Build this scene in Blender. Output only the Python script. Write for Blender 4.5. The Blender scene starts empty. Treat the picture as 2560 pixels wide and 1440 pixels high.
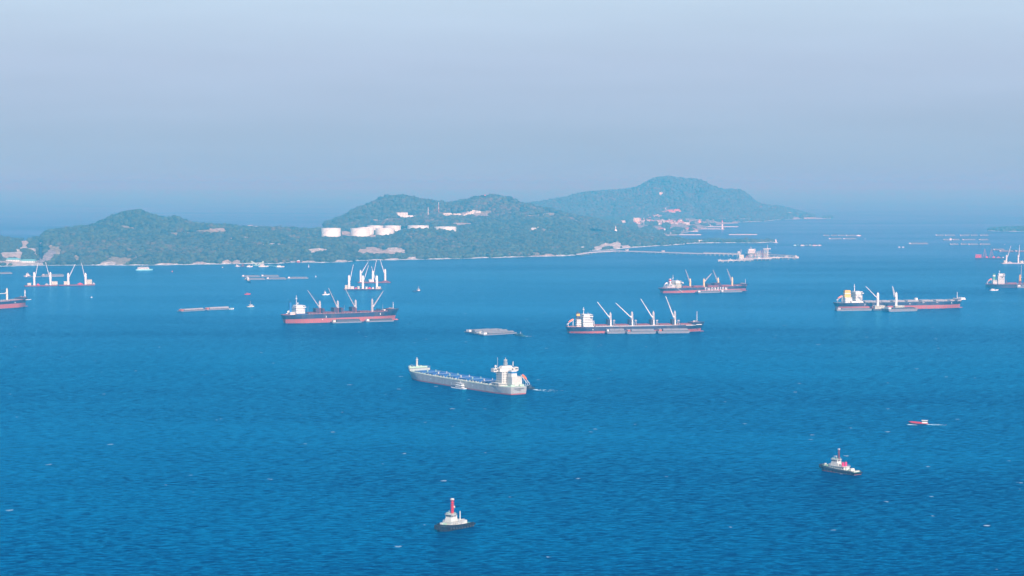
import bpy, math, random
import numpy as np
from mathutils import Vector, Matrix
from mathutils.bvhtree import BVHTree

R = math.radians
scene = bpy.context.scene
COL = scene.collection
random.seed(7)
rng = np.random.default_rng(7)

# ------------------------------------------------------------ camera
F_PX = 4978.0                    # 70 mm on a 36 mm sensor, in pixels of the 2560 px photograph
CAM_H = 228.0
PITCH = math.atan(260.0 / F_PX)
cd = bpy.data.cameras.new('camera'); cam = bpy.data.objects.new('camera', cd); COL.objects.link(cam)
cd.lens = 70.0; cd.sensor_width = 36.0; cd.clip_start = 5.0; cd.clip_end = 200000.0
cam.location = (0, 0, CAM_H); cam.rotation_euler = (math.pi / 2 - PITCH, 0, 0)
scene.camera = cam

# ------------------------------------------------------------ light
SUN_EL, SUN_AZ = R(36), R(158)   # azimuth clockwise from +Y: behind the camera, to its right
wd = bpy.data.worlds.new('World'); scene.world = wd; wd.use_nodes = True
nt = wd.node_tree; nt.nodes.clear()
sky = nt.nodes.new('ShaderNodeTexSky'); sky.sky_type = 'NISHITA'; sky.sun_disc = False
sky.sun_elevation = SUN_EL; sky.sun_rotation = SUN_AZ
sky.altitude = 200; sky.air_density = 1.0; sky.dust_density = 0.6; sky.ozone_density = 2.5
L = nt.links.new
bg = nt.nodes.new('ShaderNodeBackground'); bg.inputs[1].default_value = 0.12
bl = nt.nodes.new('ShaderNodeBackground'); bl.inputs[1].default_value = 1.0       # the pale hazy band low in the sky
tcw = nt.nodes.new('ShaderNodeTexCoord'); sxw = nt.nodes.new('ShaderNodeSeparateXYZ'); L(tcw.outputs['Generated'], sxw.inputs[0])
rmp = nt.nodes.new('ShaderNodeValToRGB'); mrw = nt.nodes.new('ShaderNodeMapRange')
mrw.inputs[1].default_value = 0.0; mrw.inputs[2].default_value = 0.2; L(sxw.outputs[2], mrw.inputs[0]); L(mrw.outputs[0], rmp.inputs[0])
els = rmp.color_ramp.elements
stops = [(0.0, (0.272, 0.418, 0.545)), (0.07, (0.285, 0.420, 0.555)), (0.20, (0.335, 0.447, 0.590)), (0.30, (0.375, 0.482, 0.630)), (0.46, (0.432, 0.560, 0.692)), (1.0, (0.42, 0.58, 0.77))]
els[0].position = 0; els[0].color = (*stops[0][1], 1); els[1].position = 1; els[1].color = (*stops[-1][1], 1)
for p_, c_ in stops[1:-1]: e_ = els.new(p_); e_.color = (*c_, 1)
mrf = nt.nodes.new('ShaderNodeMapRange'); mrf.inputs[1].default_value = 0.12; mrf.inputs[2].default_value = 0.40; mrf.interpolation_type = 'SMOOTHSTEP'
L(sxw.outputs[2], mrf.inputs[0])
# very faint streaky cloud veil in that band
nzw = nt.nodes.new('ShaderNodeTexNoise'); nzw.inputs['Scale'].default_value = 6; nzw.inputs['Detail'].default_value = 4
mpw = nt.nodes.new('ShaderNodeMapping'); mpw.inputs['Scale'].default_value = (1, 1, 9); mpw.inputs['Rotation'].default_value = (R(3), 0, 0); L(tcw.outputs['Generated'], mpw.inputs[0]); L(mpw.outputs[0], nzw.inputs[0])
mrn = nt.nodes.new('ShaderNodeMapRange'); mrn.inputs[1].default_value = 0.3; mrn.inputs[2].default_value = 0.7; mrn.inputs[3].default_value = 0.965; mrn.inputs[4].default_value = 1.035
L(nzw.outputs[0], mrn.inputs[0]); L(mrn.outputs[0], bl.inputs[1])
mxw = nt.nodes.new('ShaderNodeMixShader'); out = nt.nodes.new('ShaderNodeOutputWorld')
L(sky.outputs[0], bg.inputs[0]); L(rmp.outputs[0], bl.inputs[0]); L(mrf.outputs[0], mxw.inputs[0]); L(bl.outputs[0], mxw.inputs[1]); L(bg.outputs[0], mxw.inputs[2]); L(mxw.outputs[0], out.inputs[0])
sl = bpy.data.lights.new('sun', 'SUN'); sl.energy = 5.0; sl.angle = R(0.55); sl.color = (1.0, 0.965, 0.90)
so = bpy.data.objects.new('sun', sl); COL.objects.link(so)
sd = Vector((math.sin(SUN_AZ) * math.cos(SUN_EL), math.cos(SUN_AZ) * math.cos(SUN_EL), math.sin(SUN_EL)))
so.rotation_euler = sd.to_track_quat('Z', 'Y').to_euler(); so.location = (0, 0, 2000)
vs = scene.view_settings; vs.view_transform = 'Standard'; vs.look = 'None'; vs.gamma = 1.0; vs.exposure = 0.32
vs.use_curve_mapping = False
cy = scene.cycles
cy.use_denoising = True; cy.max_bounces = 5; cy.diffuse_bounces = 2; cy.glossy_bounces = 2; cy.volume_bounces = 1
cy.transparent_max_bounces = 6; cy.caustics_reflective = False; cy.caustics_refractive = False
try: cy.denoiser = 'OPENIMAGEDENOISE'; cy.denoising_prefilter = 'ACCURATE'
except Exception: pass

# ------------------------------------------------------------ projection helpers
cP, sP = math.cos(PITCH), math.sin(PITCH)
def ray(px, py):
    u = (px - 1280) / F_PX; v = -(py - 720) / F_PX
    return u, cP + v * sP, -sP + v * cP          # x right, y forward, z up
def at(px, py, Y):
    x, y, z = ray(px, py); k = Y / y
    return Vector((x * k, Y, CAM_H + z * k))
def W(px, py, z=0.0):
    x, y, zz = ray(px, py); k = (z - CAM_H) / zz
    return Vector((x * k, y * k, z))
def proj(p):                                      # numpy (n,3) -> px, py
    X = p[:, 0]; Y = p[:, 1]; Z = p[:, 2] - CAM_H
    fw = Y * cP - Z * sP; up = Y * sP + Z * cP
    return 1280 + F_PX * X / fw, 720 - F_PX * up / fw

# ------------------------------------------------------------ materials
MATS = {}
def mat(name, col, rough=0.6, wear=0.12, scale=0.4, metal=0.0, stretch=1.0, col2=None):
    if name in MATS: return MATS[name]
    m = bpy.data.materials.new(name); m.use_nodes = True; n = m.node_tree; MATS[name] = m
    b = n.nodes['Principled BSDF']; b.inputs['Roughness'].default_value = rough; b.inputs['Metallic'].default_value = metal
    tc = n.nodes.new('ShaderNodeTexCoord'); mp = n.nodes.new('ShaderNodeMapping'); mp.inputs['Scale'].default_value = (1, 1, stretch)
    no = n.nodes.new('ShaderNodeTexNoise'); no.inputs['Scale'].default_value = scale; no.inputs['Detail'].default_value = 5
    ra = n.nodes.new('ShaderNodeValToRGB'); mx = n.nodes.new('ShaderNodeMix'); mx.data_type = 'RGBA'
    c2 = col2 or tuple(c * 0.55 for c in col)
    mx.inputs[6].default_value = (*col, 1); mx.inputs[7].default_value = (*c2, 1)
    ra.color_ramp.elements[0].position = 0.45; ra.color_ramp.elements[1].position = 0.75
    ra.color_ramp.elements[0].color = (0, 0, 0, 1); ra.color_ramp.elements[1].color = (min(1, wear * 4),) * 3 + (1,)
    L = n.links.new
    L(tc.outputs['Object'], mp.inputs[0]); L(mp.outputs[0], no.inputs[0]); L(no.outputs[0], ra.inputs[0])
    L(ra.outputs[0], mx.inputs[0]); L(mx.outputs[2], b.inputs['Base Color'])
    return m
WHITE = mat('white paint', (0.82, 0.89, 0.86), 0.45, 0.08, col2=(0.62, 0.60, 0.52))
OFFW = mat('cream paint', (0.74, 0.79, 0.66), 0.5, 0.10)
GREY = mat('light grey paint', (0.46, 0.48, 0.50), 0.5, 0.12)
MGREY = mat('mid grey paint', (0.22, 0.24, 0.27), 0.55, 0.15)
DGREY = mat('dark grey steel', (0.07, 0.08, 0.10), 0.6, 0.15)
SHIPG = mat('grey hull paint', (0.40, 0.44, 0.43), 0.5, 0.20, 0.2, stretch=0.12, col2=(0.30, 0.31, 0.29))
NAVY = mat('navy hull paint', (0.018, 0.030, 0.085), 0.5, 0.22, 0.22, stretch=0.12, col2=(0.085, 0.07, 0.075))
TEALH = mat('teal hull paint', (0.02, 0.10, 0.14), 0.5, 0.1)
REDB = mat('red bottom paint', (0.43, 0.105, 0.095), 0.6, 0.22, 0.2, stretch=0.15, col2=(0.33, 0.15, 0.12))
MAROON = mat('maroon paint', (0.20, 0.045, 0.055), 0.6, 0.15)
DMAR = mat('dark maroon paint', (0.07, 0.03, 0.06), 0.6, 0.15)
DECKR = mat('red oxide deck', (0.34, 0.09, 0.08), 0.7, 0.15)
BLUEH = mat('bright blue hatch paint', (0.012, 0.105, 0.36), 0.5, 0.12, 0.2)
BLUEF = mat('blue funnel paint', (0.01, 0.16, 0.42), 0.5, 0.05)
GREEN = mat('green paint', (0.10, 0.34, 0.22), 0.6, 0.1)
PGREEN = mat('pale green deck', (0.42, 0.62, 0.48), 0.6, 0.1)
TURQ = mat('turquoise roof sheet', (0.16, 0.52, 0.52), 0.5, 0.1)
YEL = mat('yellow paint', (0.78, 0.50, 0.08), 0.5, 0.06)
CRYEL = mat('pale yellow crane paint', (0.78, 0.66, 0.36), 0.5, 0.06)
ORANGE = mat('orange lifeboat', (0.85, 0.22, 0.07), 0.45, 0.04)
RED = mat('red paint', (0.62, 0.03, 0.05), 0.5, 0.06)
PINK = mat('magenta funnel paint', (0.62, 0.04, 0.16), 0.5, 0.06)
BLACK = mat('black rubber', (0.015, 0.017, 0.022), 0.8, 0.1)
GLASS = mat('dark window glass', (0.02, 0.03, 0.05), 0.15, 0.02)
TILE = mat('orange red roof tile', (0.50, 0.14, 0.09), 0.7, 0.15)
ROOFG = mat('grey roof sheet', (0.36, 0.37, 0.38), 0.5, 0.12)
CONC = mat('pale concrete', (0.52, 0.58, 0.57), 0.8, 0.12)
CARGO = mat('grey barge cover', (0.20, 0.215, 0.235), 0.85, 0.18, 0.25)
TANKW = mat('white tank paint', (0.71, 0.90, 0.88), 0.4, 0.05, 0.06, stretch=0.2, col2=(0.64, 0.66, 0.62))
GOLD = mat('ochre temple paint', (0.72, 0.36, 0.10), 0.5, 0.08)
CYAN = mat('pale turquoise paint', (0.25, 0.68, 0.72), 0.5, 0.06)

WHITE2 = mat('darker ship cream', (0.62, 0.65, 0.61), 0.5, 0.14, 0.5, stretch=0.3, col2=(0.50, 0.45, 0.36))  # toned-down white for the grey carrier and the tugs
TUGB = mat('tug hull black', (0.006, 0.010, 0.028), 0.7, 0.15, 0.5, col2=(0.05, 0.045, 0.05))
LIMEW = mat('lime washed wall', (0.70, 0.88, 0.86), 0.8, 0.08)
CREAMW = mat('cream wall', (0.66, 0.76, 0.66), 0.8, 0.08)

# ------------------------------------------------------------ mesh builder
class MB:
    def __init__(s): s.v = []; s.f = []
    def add(s, vs, fs):
        o = len(s.v); s.v += [tuple(v) for v in vs]; s.f += [tuple(i + o for i in f) for f in fs]; return s
    def box(s, x0, x1, y0, y1, z0, z1, tx=0.0, ty=0.0):
        """tx, ty: how far the top face draws in on each side"""
        vs = [(x0, y0, z0), (x1, y0, z0), (x1, y1, z0), (x0, y1, z0),
              (x0 + tx, y0 + ty, z1), (x1 - tx, y0 + ty, z1), (x1 - tx, y1 - ty, z1), (x0 + tx, y1 - ty, z1)]
        return s.add(vs, [(0, 3, 2, 1), (4, 5, 6, 7), (0, 1, 5, 4), (1, 2, 6, 5), (2, 3, 7, 6), (3, 0, 4, 7)])
    def bar(s, a, b, w, w2=None, n=4):
        a = Vector(a); b = Vector(b); w2 = w if w2 is None else w2
        d = b - a
        if d.length < 1e-6: return s
        q = d.to_track_quat('Z', 'Y'); vs = []
        for p, r in ((a, w), (b, w2)):
            for k in range(n):
                t = 2 * math.pi * (k + 0.5) / n
                vs.append(p + q @ Vector((math.cos(t) * r, math.sin(t) * r, 0)))
        fs = [(k, (k + 1) % n, n + (k + 1) % n, n + k) for k in range(n)]
        fs += [tuple(range(n - 1, -1, -1)), tuple(range(n, 2 * n))]
        return s.add(vs, fs)
    def lathe(s, x, y, prof, n=16):
        vs = []; fs = []
        for r, z in prof:
            for k in range(n):
                t = 2 * math.pi * k / n; vs.append((x + r * math.cos(t), y + r * math.sin(t), z))
        m = len(prof)
        for i in range(m - 1):
            for k in range(n):
                fs.append((i * n + k, i * n + (k + 1) % n, (i + 1) * n + (k + 1) % n, (i + 1) * n + k))
        fs.append(tuple(range(n - 1, -1, -1))); fs.append(tuple((m - 1) * n + k for k in range(n)))
        return s.add(vs, fs)
    def prism(s, poly, y0, y1):
        """polygon in x,z extruded along y"""
        n = len(poly)
        vs = [(x, y0, z) for x, z in poly] + [(x, y1, z) for x, z in poly]
        fs = [tuple(range(n)), tuple(range(2 * n - 1, n - 1, -1))] + [(k, n + k, n + (k + 1) % n, (k + 1) % n) for k in range(n)]
        return s.add(vs, fs)
    def build(s, name, material, parent=None, loc=None, rz=0.0, smooth=False):
        me = bpy.data.meshes.new(name); me.from_pydata(s.v, [], s.f); me.materials.append(material)
        me.validate(); me.update()
        import bmesh
        bm = bmesh.new(); bm.from_mesh(me); bmesh.ops.recalc_face_normals(bm, faces=bm.faces); bm.to_mesh(me); bm.free()
        if smooth: me.polygons.foreach_set('use_smooth', [True] * len(me.polygons))
        o = bpy.data.objects.new(name, me); COL.objects.link(o)
        if parent is not None: o.parent = parent
        if loc is not None: o.location = loc
        o.rotation_euler.z = rz
        return o
def tag(o, label, cat, group=None, kind=None):
    o['label'] = label
    if cat: o['category'] = cat
    if group: o['group'] = group
    if kind: o['kind'] = kind
    return o
def thing(name, label, cat, loc, rz=0.0, group=None):
    o = bpy.data.objects.new(name, None); COL.objects.link(o); o.location = loc; o.rotation_euler.z = rz
    o.empty_display_size = 5
    return tag(o, label, cat, group)
def np_mesh(name, verts, faces, material, kind=None, colors=None):
    """faces: (n,3) or (n,4) numpy array"""
    me = bpy.data.meshes.new(name); nv = len(verts); nf = len(faces); k = faces.shape[1]
    me.vertices.add(nv); me.vertices.foreach_set('co', np.asarray(verts, np.float32).ravel())
    me.loops.add(nf * k); me.loops.foreach_set('vertex_index', faces.astype(np.int32).ravel())
    me.polygons.add(nf); me.polygons.foreach_set('loop_start', np.arange(nf, dtype=np.int32) * k)
    me.update(calc_edges=True)
    if colors is not None:
        a = me.color_attributes.new('tint', 'FLOAT_COLOR', 'POINT')
        c = np.ones((nv, 4), np.float32); c[:, :3] = colors; a.data.foreach_set('color', c.ravel())
    me.materials.append(material)
    o = bpy.data.objects.new(name, me); COL.objects.link(o)
    if kind: o['kind'] = kind
    return o

# ------------------------------------------------------------ sea
def sea_material():
    m = bpy.data.materials.new('sea water'); m.use_nodes = True; n = m.node_tree; L = n.links.new
    n.nodes.remove(n.nodes['Principled BSDF']); mo = n.nodes['Material Output']
    df = n.nodes.new('ShaderNodeBsdfDiffuse'); gl = n.nodes.new('ShaderNodeBsdfGlossy'); ms = n.nodes.new('ShaderNodeMixShader'); fr = n.nodes.new('ShaderNodeFresnel')
    geo = n.nodes.new('ShaderNodeNewGeometry')
    def noise(scale, sx, sy, detail=4, rot=0.0, rough=0.55):
        mp = n.nodes.new('ShaderNodeMapping'); mp.inputs['Scale'].default_value = (sx, sy, 1); mp.inputs['Rotation'].default_value = (0, 0, rot)
        t = n.nodes.new('ShaderNodeTexNoise'); t.noise_dimensions = '2D'; t.inputs['Scale'].default_value = scale
        t.inputs['Detail'].default_value = detail; t.inputs['Roughness'].default_value = rough
        L(geo.outputs['Position'], mp.inputs[0]); L(mp.outputs[0], t.inputs[0]); return t.outputs[0]
    def math_(op, a, b_=None, c=None):
        t = n.nodes.new('ShaderNodeMath'); t.operation = op
        for i, v in enumerate((a, b_, c)):
            if v is None: continue
            if isinstance(v, (int, float)): t.inputs[i].default_value = v
            else: L(v, t.inputs[i])
        return t.outputs[0]
    w1 = noise(0.22, 0.40, 1.0, 6, R(8), 0.68)    # wind sea, crests running across the view
    w2 = noise(0.022, 0.5, 1.0, 4, R(-9))
    w3 = noise(0.5, 0.6, 1.0, 2, R(20))
    big = noise(0.0016, 0.28, 1.0, 5, R(-6), 0.6)   # slicks and gusts
    h = math_('ADD', math_('MULTIPLY', w1, 3.0), math_('ADD', math_('MULTIPLY', w2, 3.4), math_('MULTIPLY', w3, 0.35)))
    bp = n.nodes.new('ShaderNodeBump'); bp.inputs['Strength'].default_value = 0.55; bp.inputs['Distance'].default_value = 1.0
    L(h, bp.inputs['Height']); [L(bp.outputs[0], q.inputs['Normal']) for q in (df, gl, fr)]
    # water colour with wave light and shade painted in: paler greener crests, gust patches
    cr = n.nodes.new('ShaderNodeValToRGB'); e = cr.color_ramp.elements
    e[0].position = 0.42; e[0].color = (0.0000, 0.012, 0.100, 1); e[1].position = 0.60; e[1].color = (0.0003, 0.094, 0.262, 1)
    cur = noise(0.0055, 0.05, 1.0, 4, R(5), 0.6)
    curl = math_('MULTIPLY', math_('MINIMUM', math_('MAXIMUM', math_('MULTIPLY_ADD', cur, 7.0, -4.1), 0.0), 1.0), 0.055)
    fine = noise(0.55, 0.5, 1.0, 3, R(-6), 0.6)
    def ridge(v, k):
        t = math_('ABSOLUTE', math_('SUBTRACT', v, 0.5)); return math_('SUBTRACT', 1.0, math_('MINIMUM', math_('MULTIPLY', t, k), 1.0))
    rg = math_('MULTIPLY', ridge(noise(0.30, 0.30, 1.0, 2, R(11), 0.5), 9.0), ridge(noise(0.16, 0.45, 1.0, 3, R(-7), 0.6), 4.0))
    mixv = math_('ADD', math_('ADD', math_('MULTIPLY', w1, 0.50), math_('ADD', math_('MULTIPLY', fine, 0.12), math_('MULTIPLY', rg, 0.16))), math_('ADD', math_('MULTIPLY', big, 0.30), curl))
    L(mixv, cr.inputs[0])
    # whitecaps
    vo = n.nodes.new('ShaderNodeTexVoronoi'); vo.voronoi_dimensions = '2D'; vo.inputs['Scale'].default_value = 0.030
    mp = n.nodes.new('ShaderNodeMapping'); mp.inputs['Scale'].default_value = (1.0, 0.9, 1); mp.inputs['Rotation'].default_value = (0, 0, R(12))
    L(geo.outputs['Position'], mp.inputs[0]); 
    wob = n.nodes.new('ShaderNodeTexNoise'); wob.inputs['Scale'].default_value = 0.35; L(geo.outputs['Position'], wob.inputs[0])
    add = n.nodes.new('ShaderNodeVectorMath'); add.operation = 'MULTIPLY_ADD'; L(wob.outputs[1], add.inputs[0]); add.inputs[1].default_value = (5, 5, 0); L(mp.outputs[0], add.inputs[2])
    L(add.outputs[0], vo.inputs[0])
    sx = n.nodes.new('ShaderNodeSeparateColor'); L(vo.outputs['Color'], sx.inputs[0])
    size = math_('MULTIPLY', math_('MAXIMUM', math_('SUBTRACT', sx.outputs[0], 0.90), 0.0), 0.75)
    foam = math_('GREATER_THAN', size, vo.outputs['Distance'])
    foam = math_('MULTIPLY', foam, math_('MULTIPLY', math_('SMOOTH_MIN', 1.0, math_('GREATER_THAN', w3, 0.44), 0.0), 0.75))
    mx = n.nodes.new('ShaderNodeMix'); mx.data_type = 'RGBA'; L(foam, mx.inputs[0]); L(cr.outputs[0], mx.inputs[6]); mx.inputs[7].default_value = (0.50, 0.70, 0.78, 1)
    L(mx.outputs[2], df.inputs['Color']); 
    dt = n.nodes.new('ShaderNodeVectorMath'); dt.operation = 'DOT_PRODUCT'; L(geo.outputs['Incoming'], dt.inputs[0]); L(geo.outputs['True Normal'], dt.inputs[1])
    gc = n.nodes.new('ShaderNodeValToRGB'); L(dt.outputs['Value'], gc.inputs[0]); ge_ = gc.color_ramp.elements; ge_[0].position = 0.0; ge_[0].color = (0.95, 0.66, 1.0, 1); ge_[1].position = 0.20; ge_[1].color = (0.0, 0.66, 1.0, 1)  # tint by view angle: far haze tone put into the reflection colour
    for p_, c_ in ((0.012, (0.80, 0.62, 1.0, 1)), (0.045, (0.24, 0.68, 1.0, 1)), (0.09, (0.05, 0.68, 1.0, 1))): q_ = ge_.new(p_); q_.color = c_
    L(gc.outputs[0], gl.inputs['Color']); gl.inputs['Roughness'].default_value = 0.16
    fr.inputs[0].default_value = 1.33
    L(math_('MINIMUM', math_('MULTIPLY', fr.outputs[0], math_('MAXIMUM', math_('MULTIPLY_ADD', mixv, 7.0, -2.5), 0.25)), 0.75), ms.inputs[0]); L(df.outputs[0], ms.inputs[1]); L(gl.outputs[0], ms.inputs[2]); L(ms.outputs[0], mo.inputs['Surface'])
    return m
SEA = sea_material()
MB().add([(-60000, -3000, 0), (60000, -3000, 0), (60000, 90000, 0), (-60000, 90000, 0)], [(0, 1, 2, 3)]).build('water', SEA)['kind'] = 'structure'

# ------------------------------------------------------------ haze (real air: one closed box of even density)
hz = bpy.data.materials.new('haze air'); hz.use_nodes = True; n = hz.node_tree; n.nodes.clear()
pv = n.nodes.new('ShaderNodeVolumePrincipled'); mo = n.nodes.new('ShaderNodeOutputMaterial'); n.links.new(pv.outputs[0], mo.inputs['Volume'])
pv.inputs['Color'].default_value = (0.0545, 0.436, 0.703, 1); pv.inputs['Density'].default_value = 1.65e-4; pv.inputs['Anisotropy'].default_value = 0.0
pv.inputs['Absorption Color'].default_value = (0.876, 0.278, 0.032, 1)
MB().box(-61000, 61000, -4000, 91000, -1, 285).build('haze', hz)['kind'] = 'stuff'

# ------------------------------------------------------------ land
def vnoise(x, y, seed=0):
    """smooth value noise, numpy"""
    xi = np.floor(x).astype(np.int64); yi = np.floor(y).astype(np.int64); xf = x - xi; yf = y - yi
    def hsh(a, b):
        h = (a * 374761393 + b * 668265263 + seed * 974634777) & 0x7fffffff
        h = ((h ^ (h >> 13)) * 1274126177) & 0x7fffffff
        return ((h ^ (h >> 16)) & 0xffff) / 65535.0
    u = xf * xf * (3 - 2 * xf); v = yf * yf * (3 - 2 * yf)
    return (hsh(xi, yi) * (1 - u) + hsh(xi + 1, yi) * u) * (1 - v) + (hsh(xi, yi + 1) * (1 - u) + hsh(xi + 1, yi + 1) * u) * v
def fbm(x, y, oct=4, seed=0):
    s = 0; a = 0.5
    for k in range(oct): s = s + a * vnoise(x * 2 ** k, y * 2 ** k, seed + k); a *= 0.5
    return s / (1 - 0.5 ** oct)

GM = bpy.data.materials.new('island ground'); GM.use_nodes = True; n = GM.node_tree
b = n.nodes['Principled BSDF']; b.inputs['Roughness'].default_value = 0.9; b.inputs['Specular IOR Level'].default_value = 0.1
ca = n.nodes.new('ShaderNodeVertexColor'); ca.layer_name = 'tint'
no = n.nodes.new('ShaderNodeTexNoise'); no.inputs['Scale'].default_value = 0.09; no.inputs['Detail'].default_value = 6
ge = n.nodes.new('ShaderNodeNewGeometry'); n.links.new(ge.outputs['Position'], no.inputs[0])
mr = n.nodes.new('ShaderNodeMapRange'); mr.inputs[1].default_value = 0.3; mr.inputs[2].default_value = 0.7; mr.inputs[3].default_value = 0.45; mr.inputs[4].default_value = 1.45
n.links.new(no.outputs[0], mr.inputs[0])
vm = n.nodes.new('ShaderNodeVectorMath'); vm.operation = 'SCALE'; n.links.new(ca.outputs[0], vm.inputs[0]); n.links.new(mr.outputs[0], vm.inputs['Scale'])
n.links.new(vm.outputs[0], b.inputs['Base Color'])
bp = n.nodes.new('ShaderNodeBump'); bp.inputs['Distance'].default_value = 6.0; n.links.new(no.outputs[0], bp.inputs['Height']); n.links.new(bp.outputs[0], b.inputs['Normal'])
FM = bpy.data.materials.new('tree canopy'); FM.use_nodes = True; n = FM.node_tree
b = n.nodes['Principled BSDF']; b.inputs['Roughness'].default_value = 0.8; b.inputs['Specular IOR Level'].default_value = 0.15
ca = n.nodes.new('ShaderNodeVertexColor'); ca.layer_name = 'tint'; n.links.new(ca.outputs[0], b.inputs['Base Color'])

# bare ground seen through the trees; k paints the ravine's shade: (px, py, rx, ry, colour key)
SOIL_SHADE = {'r': (0.41, 0.38, 0.31), 'w': (0.46, 0.49, 0.44), 'g': (0.34, 0.36, 0.36), 'd': (0.26, 0.25, 0.15), 'k': (0.035, 0.05, 0.07), 'p': (0.27, 0.27, 0.26)}
PATCH = [(985, 630, 34, 9, 'r'), (930, 628, 30, 10, 'r'), (905, 630, 14, 8, 'r'), (985, 624, 15, 5, 'w'), (1000, 626, 12, 5, 'w'), (795, 626, 24, 6, 'w'), (785, 632, 9, 5, 'w'),
 (684, 613, 32, 4, 'w'), (746, 613, 5, 2, 'w'), (615, 596, 10, 3, 'r'), (580, 597, 10, 3, 'r'), (530, 580, 42, 6, 'd'), (470, 584, 28, 3, 'd'), (430, 585, 20, 4, 'd'), (545, 574, 20, 4, 'r'),
 (310, 568, 12, 5, 'd'), (330, 572, 8, 4, 'd'), (140, 628, 16, 13, 'd'), (125, 636, 14, 12, 'p'), (112, 646, 16, 10, 'p'), (103, 655, 14, 6, 'p'), (125, 615, 6, 8, 'd'),
 (192, 648, 8, 12, 'd'), (300, 652, 32, 8, 'd'), (270, 658, 20, 5, 'w'), (340, 645, 6, 7, 'd'), (565, 656, 14, 6, 'r'), (592, 657, 12, 6, 'r'), (500, 659, 18, 4, 'r'), (420, 661, 30, 3, 'r'),
 (770, 655, 20, 3, 'w'), (855, 653, 16, 3, 'w'), (985, 648, 12, 3, 'r'), (1030, 646, 14, 5, 'w'), (985, 550, 26, 4, 'd'), (940, 553, 12, 5, 'd'),
 (1350, 640, 26, 3, 'r'), (1375, 639, 14, 5, 'r'), (1398, 640, 14, 3, 'r'), (1430, 639, 16, 2, 'r'), (1338, 634, 20, 3, 'd'),
 (1515, 615, 18, 7, 'w'), (1540, 613, 18, 8, 'w'), (1565, 617, 12, 5, 'w'), (1495, 620, 14, 4, 'w'), (1340, 541, 30, 4, 'd'), (1375, 537, 22, 5, 'd'), (1310, 523, 10, 3, 'd'), (1360, 575, 12, 4, 'd'),
 (1465, 602, 8, 3, 'd'), (1440, 555, 8, 4, 'd'), (1150, 560, 38, 3, 'r'), (1050, 559, 34, 2, 'r'), (1090, 560, 14, 2, 'w'), (1200, 538, 26, 8, 'p'), (1215, 532, 16, 4, 'd'), (1030, 592, 6, 4, 'd'), (1135, 606, 8, 4, 'd'),
 (20, 640, 24, 9, 'r'), (48, 640, 10, 12, 'r'), (62, 609, 12, 9, 'r'), (60, 622, 14, 4, 'w'), (80, 624, 14, 5, 'w'), (85, 637, 8, 8, 'r'), (104, 609, 6, 4, 'w'), (30, 632, 30, 1.6, 'w'), (30, 657, 60, 5, 'r'), (60, 660, 50, 4, 'w'), (103, 628, 7, 20, 'k'),  # final patch: shade of the cleft painted dark
 (865, 593, 95, 3.0, 'w'), (860, 583, 18, 5, 'r'), (905, 590, 70, 4, 'r'), (980, 568, 22, 3, 'r'), (870, 519, 12, 3, 'd'),
 (1800, 557, 46, 1.0, 'w'), (1860, 549, 24, 3, 'g'), (1975, 534, 10, 3, 'w'), (1990, 545, 12, 3, 'p'), (1172, 536, 26, 8, 'g'), (1130, 540, 26, 4, 'g'), (1006, 541, 16, 5, 'g'), (1026, 545, 16, 4, 'g'), (1645, 541, 14, 5, 'g'), (1680, 528, 26, 5, 'p'), (1560, 556, 8, 4, 'g'), (1592, 556, 12, 6, 'g'), (1539, 580, 8, 3, 'g'), (1334, 577, 10, 3, 'd'), (1652, 486, 5, 3, 'g'), (1213, 494, 4, 3, 'g'), (1455, 622, 8, 3, 'g'), (2030, 545, 26, 1.6, 'w')]
LANDS = []
def ip(px, pts):
    xs, ys = zip(*pts); return np.interp(px, xs, ys)
def pcat(t, P):      # Catmull-Rom through rows P (k, n)
    k = P.shape[0]; i = min(int(t), k - 2); f = t - i
    p1, p2 = P[i], P[i + 1]; p0 = P[i - 1] if i > 0 else 2 * p1 - p2; p3 = P[i + 2] if i + 2 < k else 2 * p2 - p1
    m1 = (p2 - p0) * 0.5 * 0.7; m2 = (p3 - p1) * 0.5 * 0.7
    f2, f3 = f * f, f * f * f
    return (2 * f3 - 3 * f2 + 1) * p1 + (f3 - 2 * f2 + f) * m1 + (-2 * f3 + 3 * f2) * p2 + (f3 - f2) * m2
def ztop(px, py, Y):
    u, y, z = ray(px, py); return CAM_H + z / y * Y
ZC = CAM_H
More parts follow.
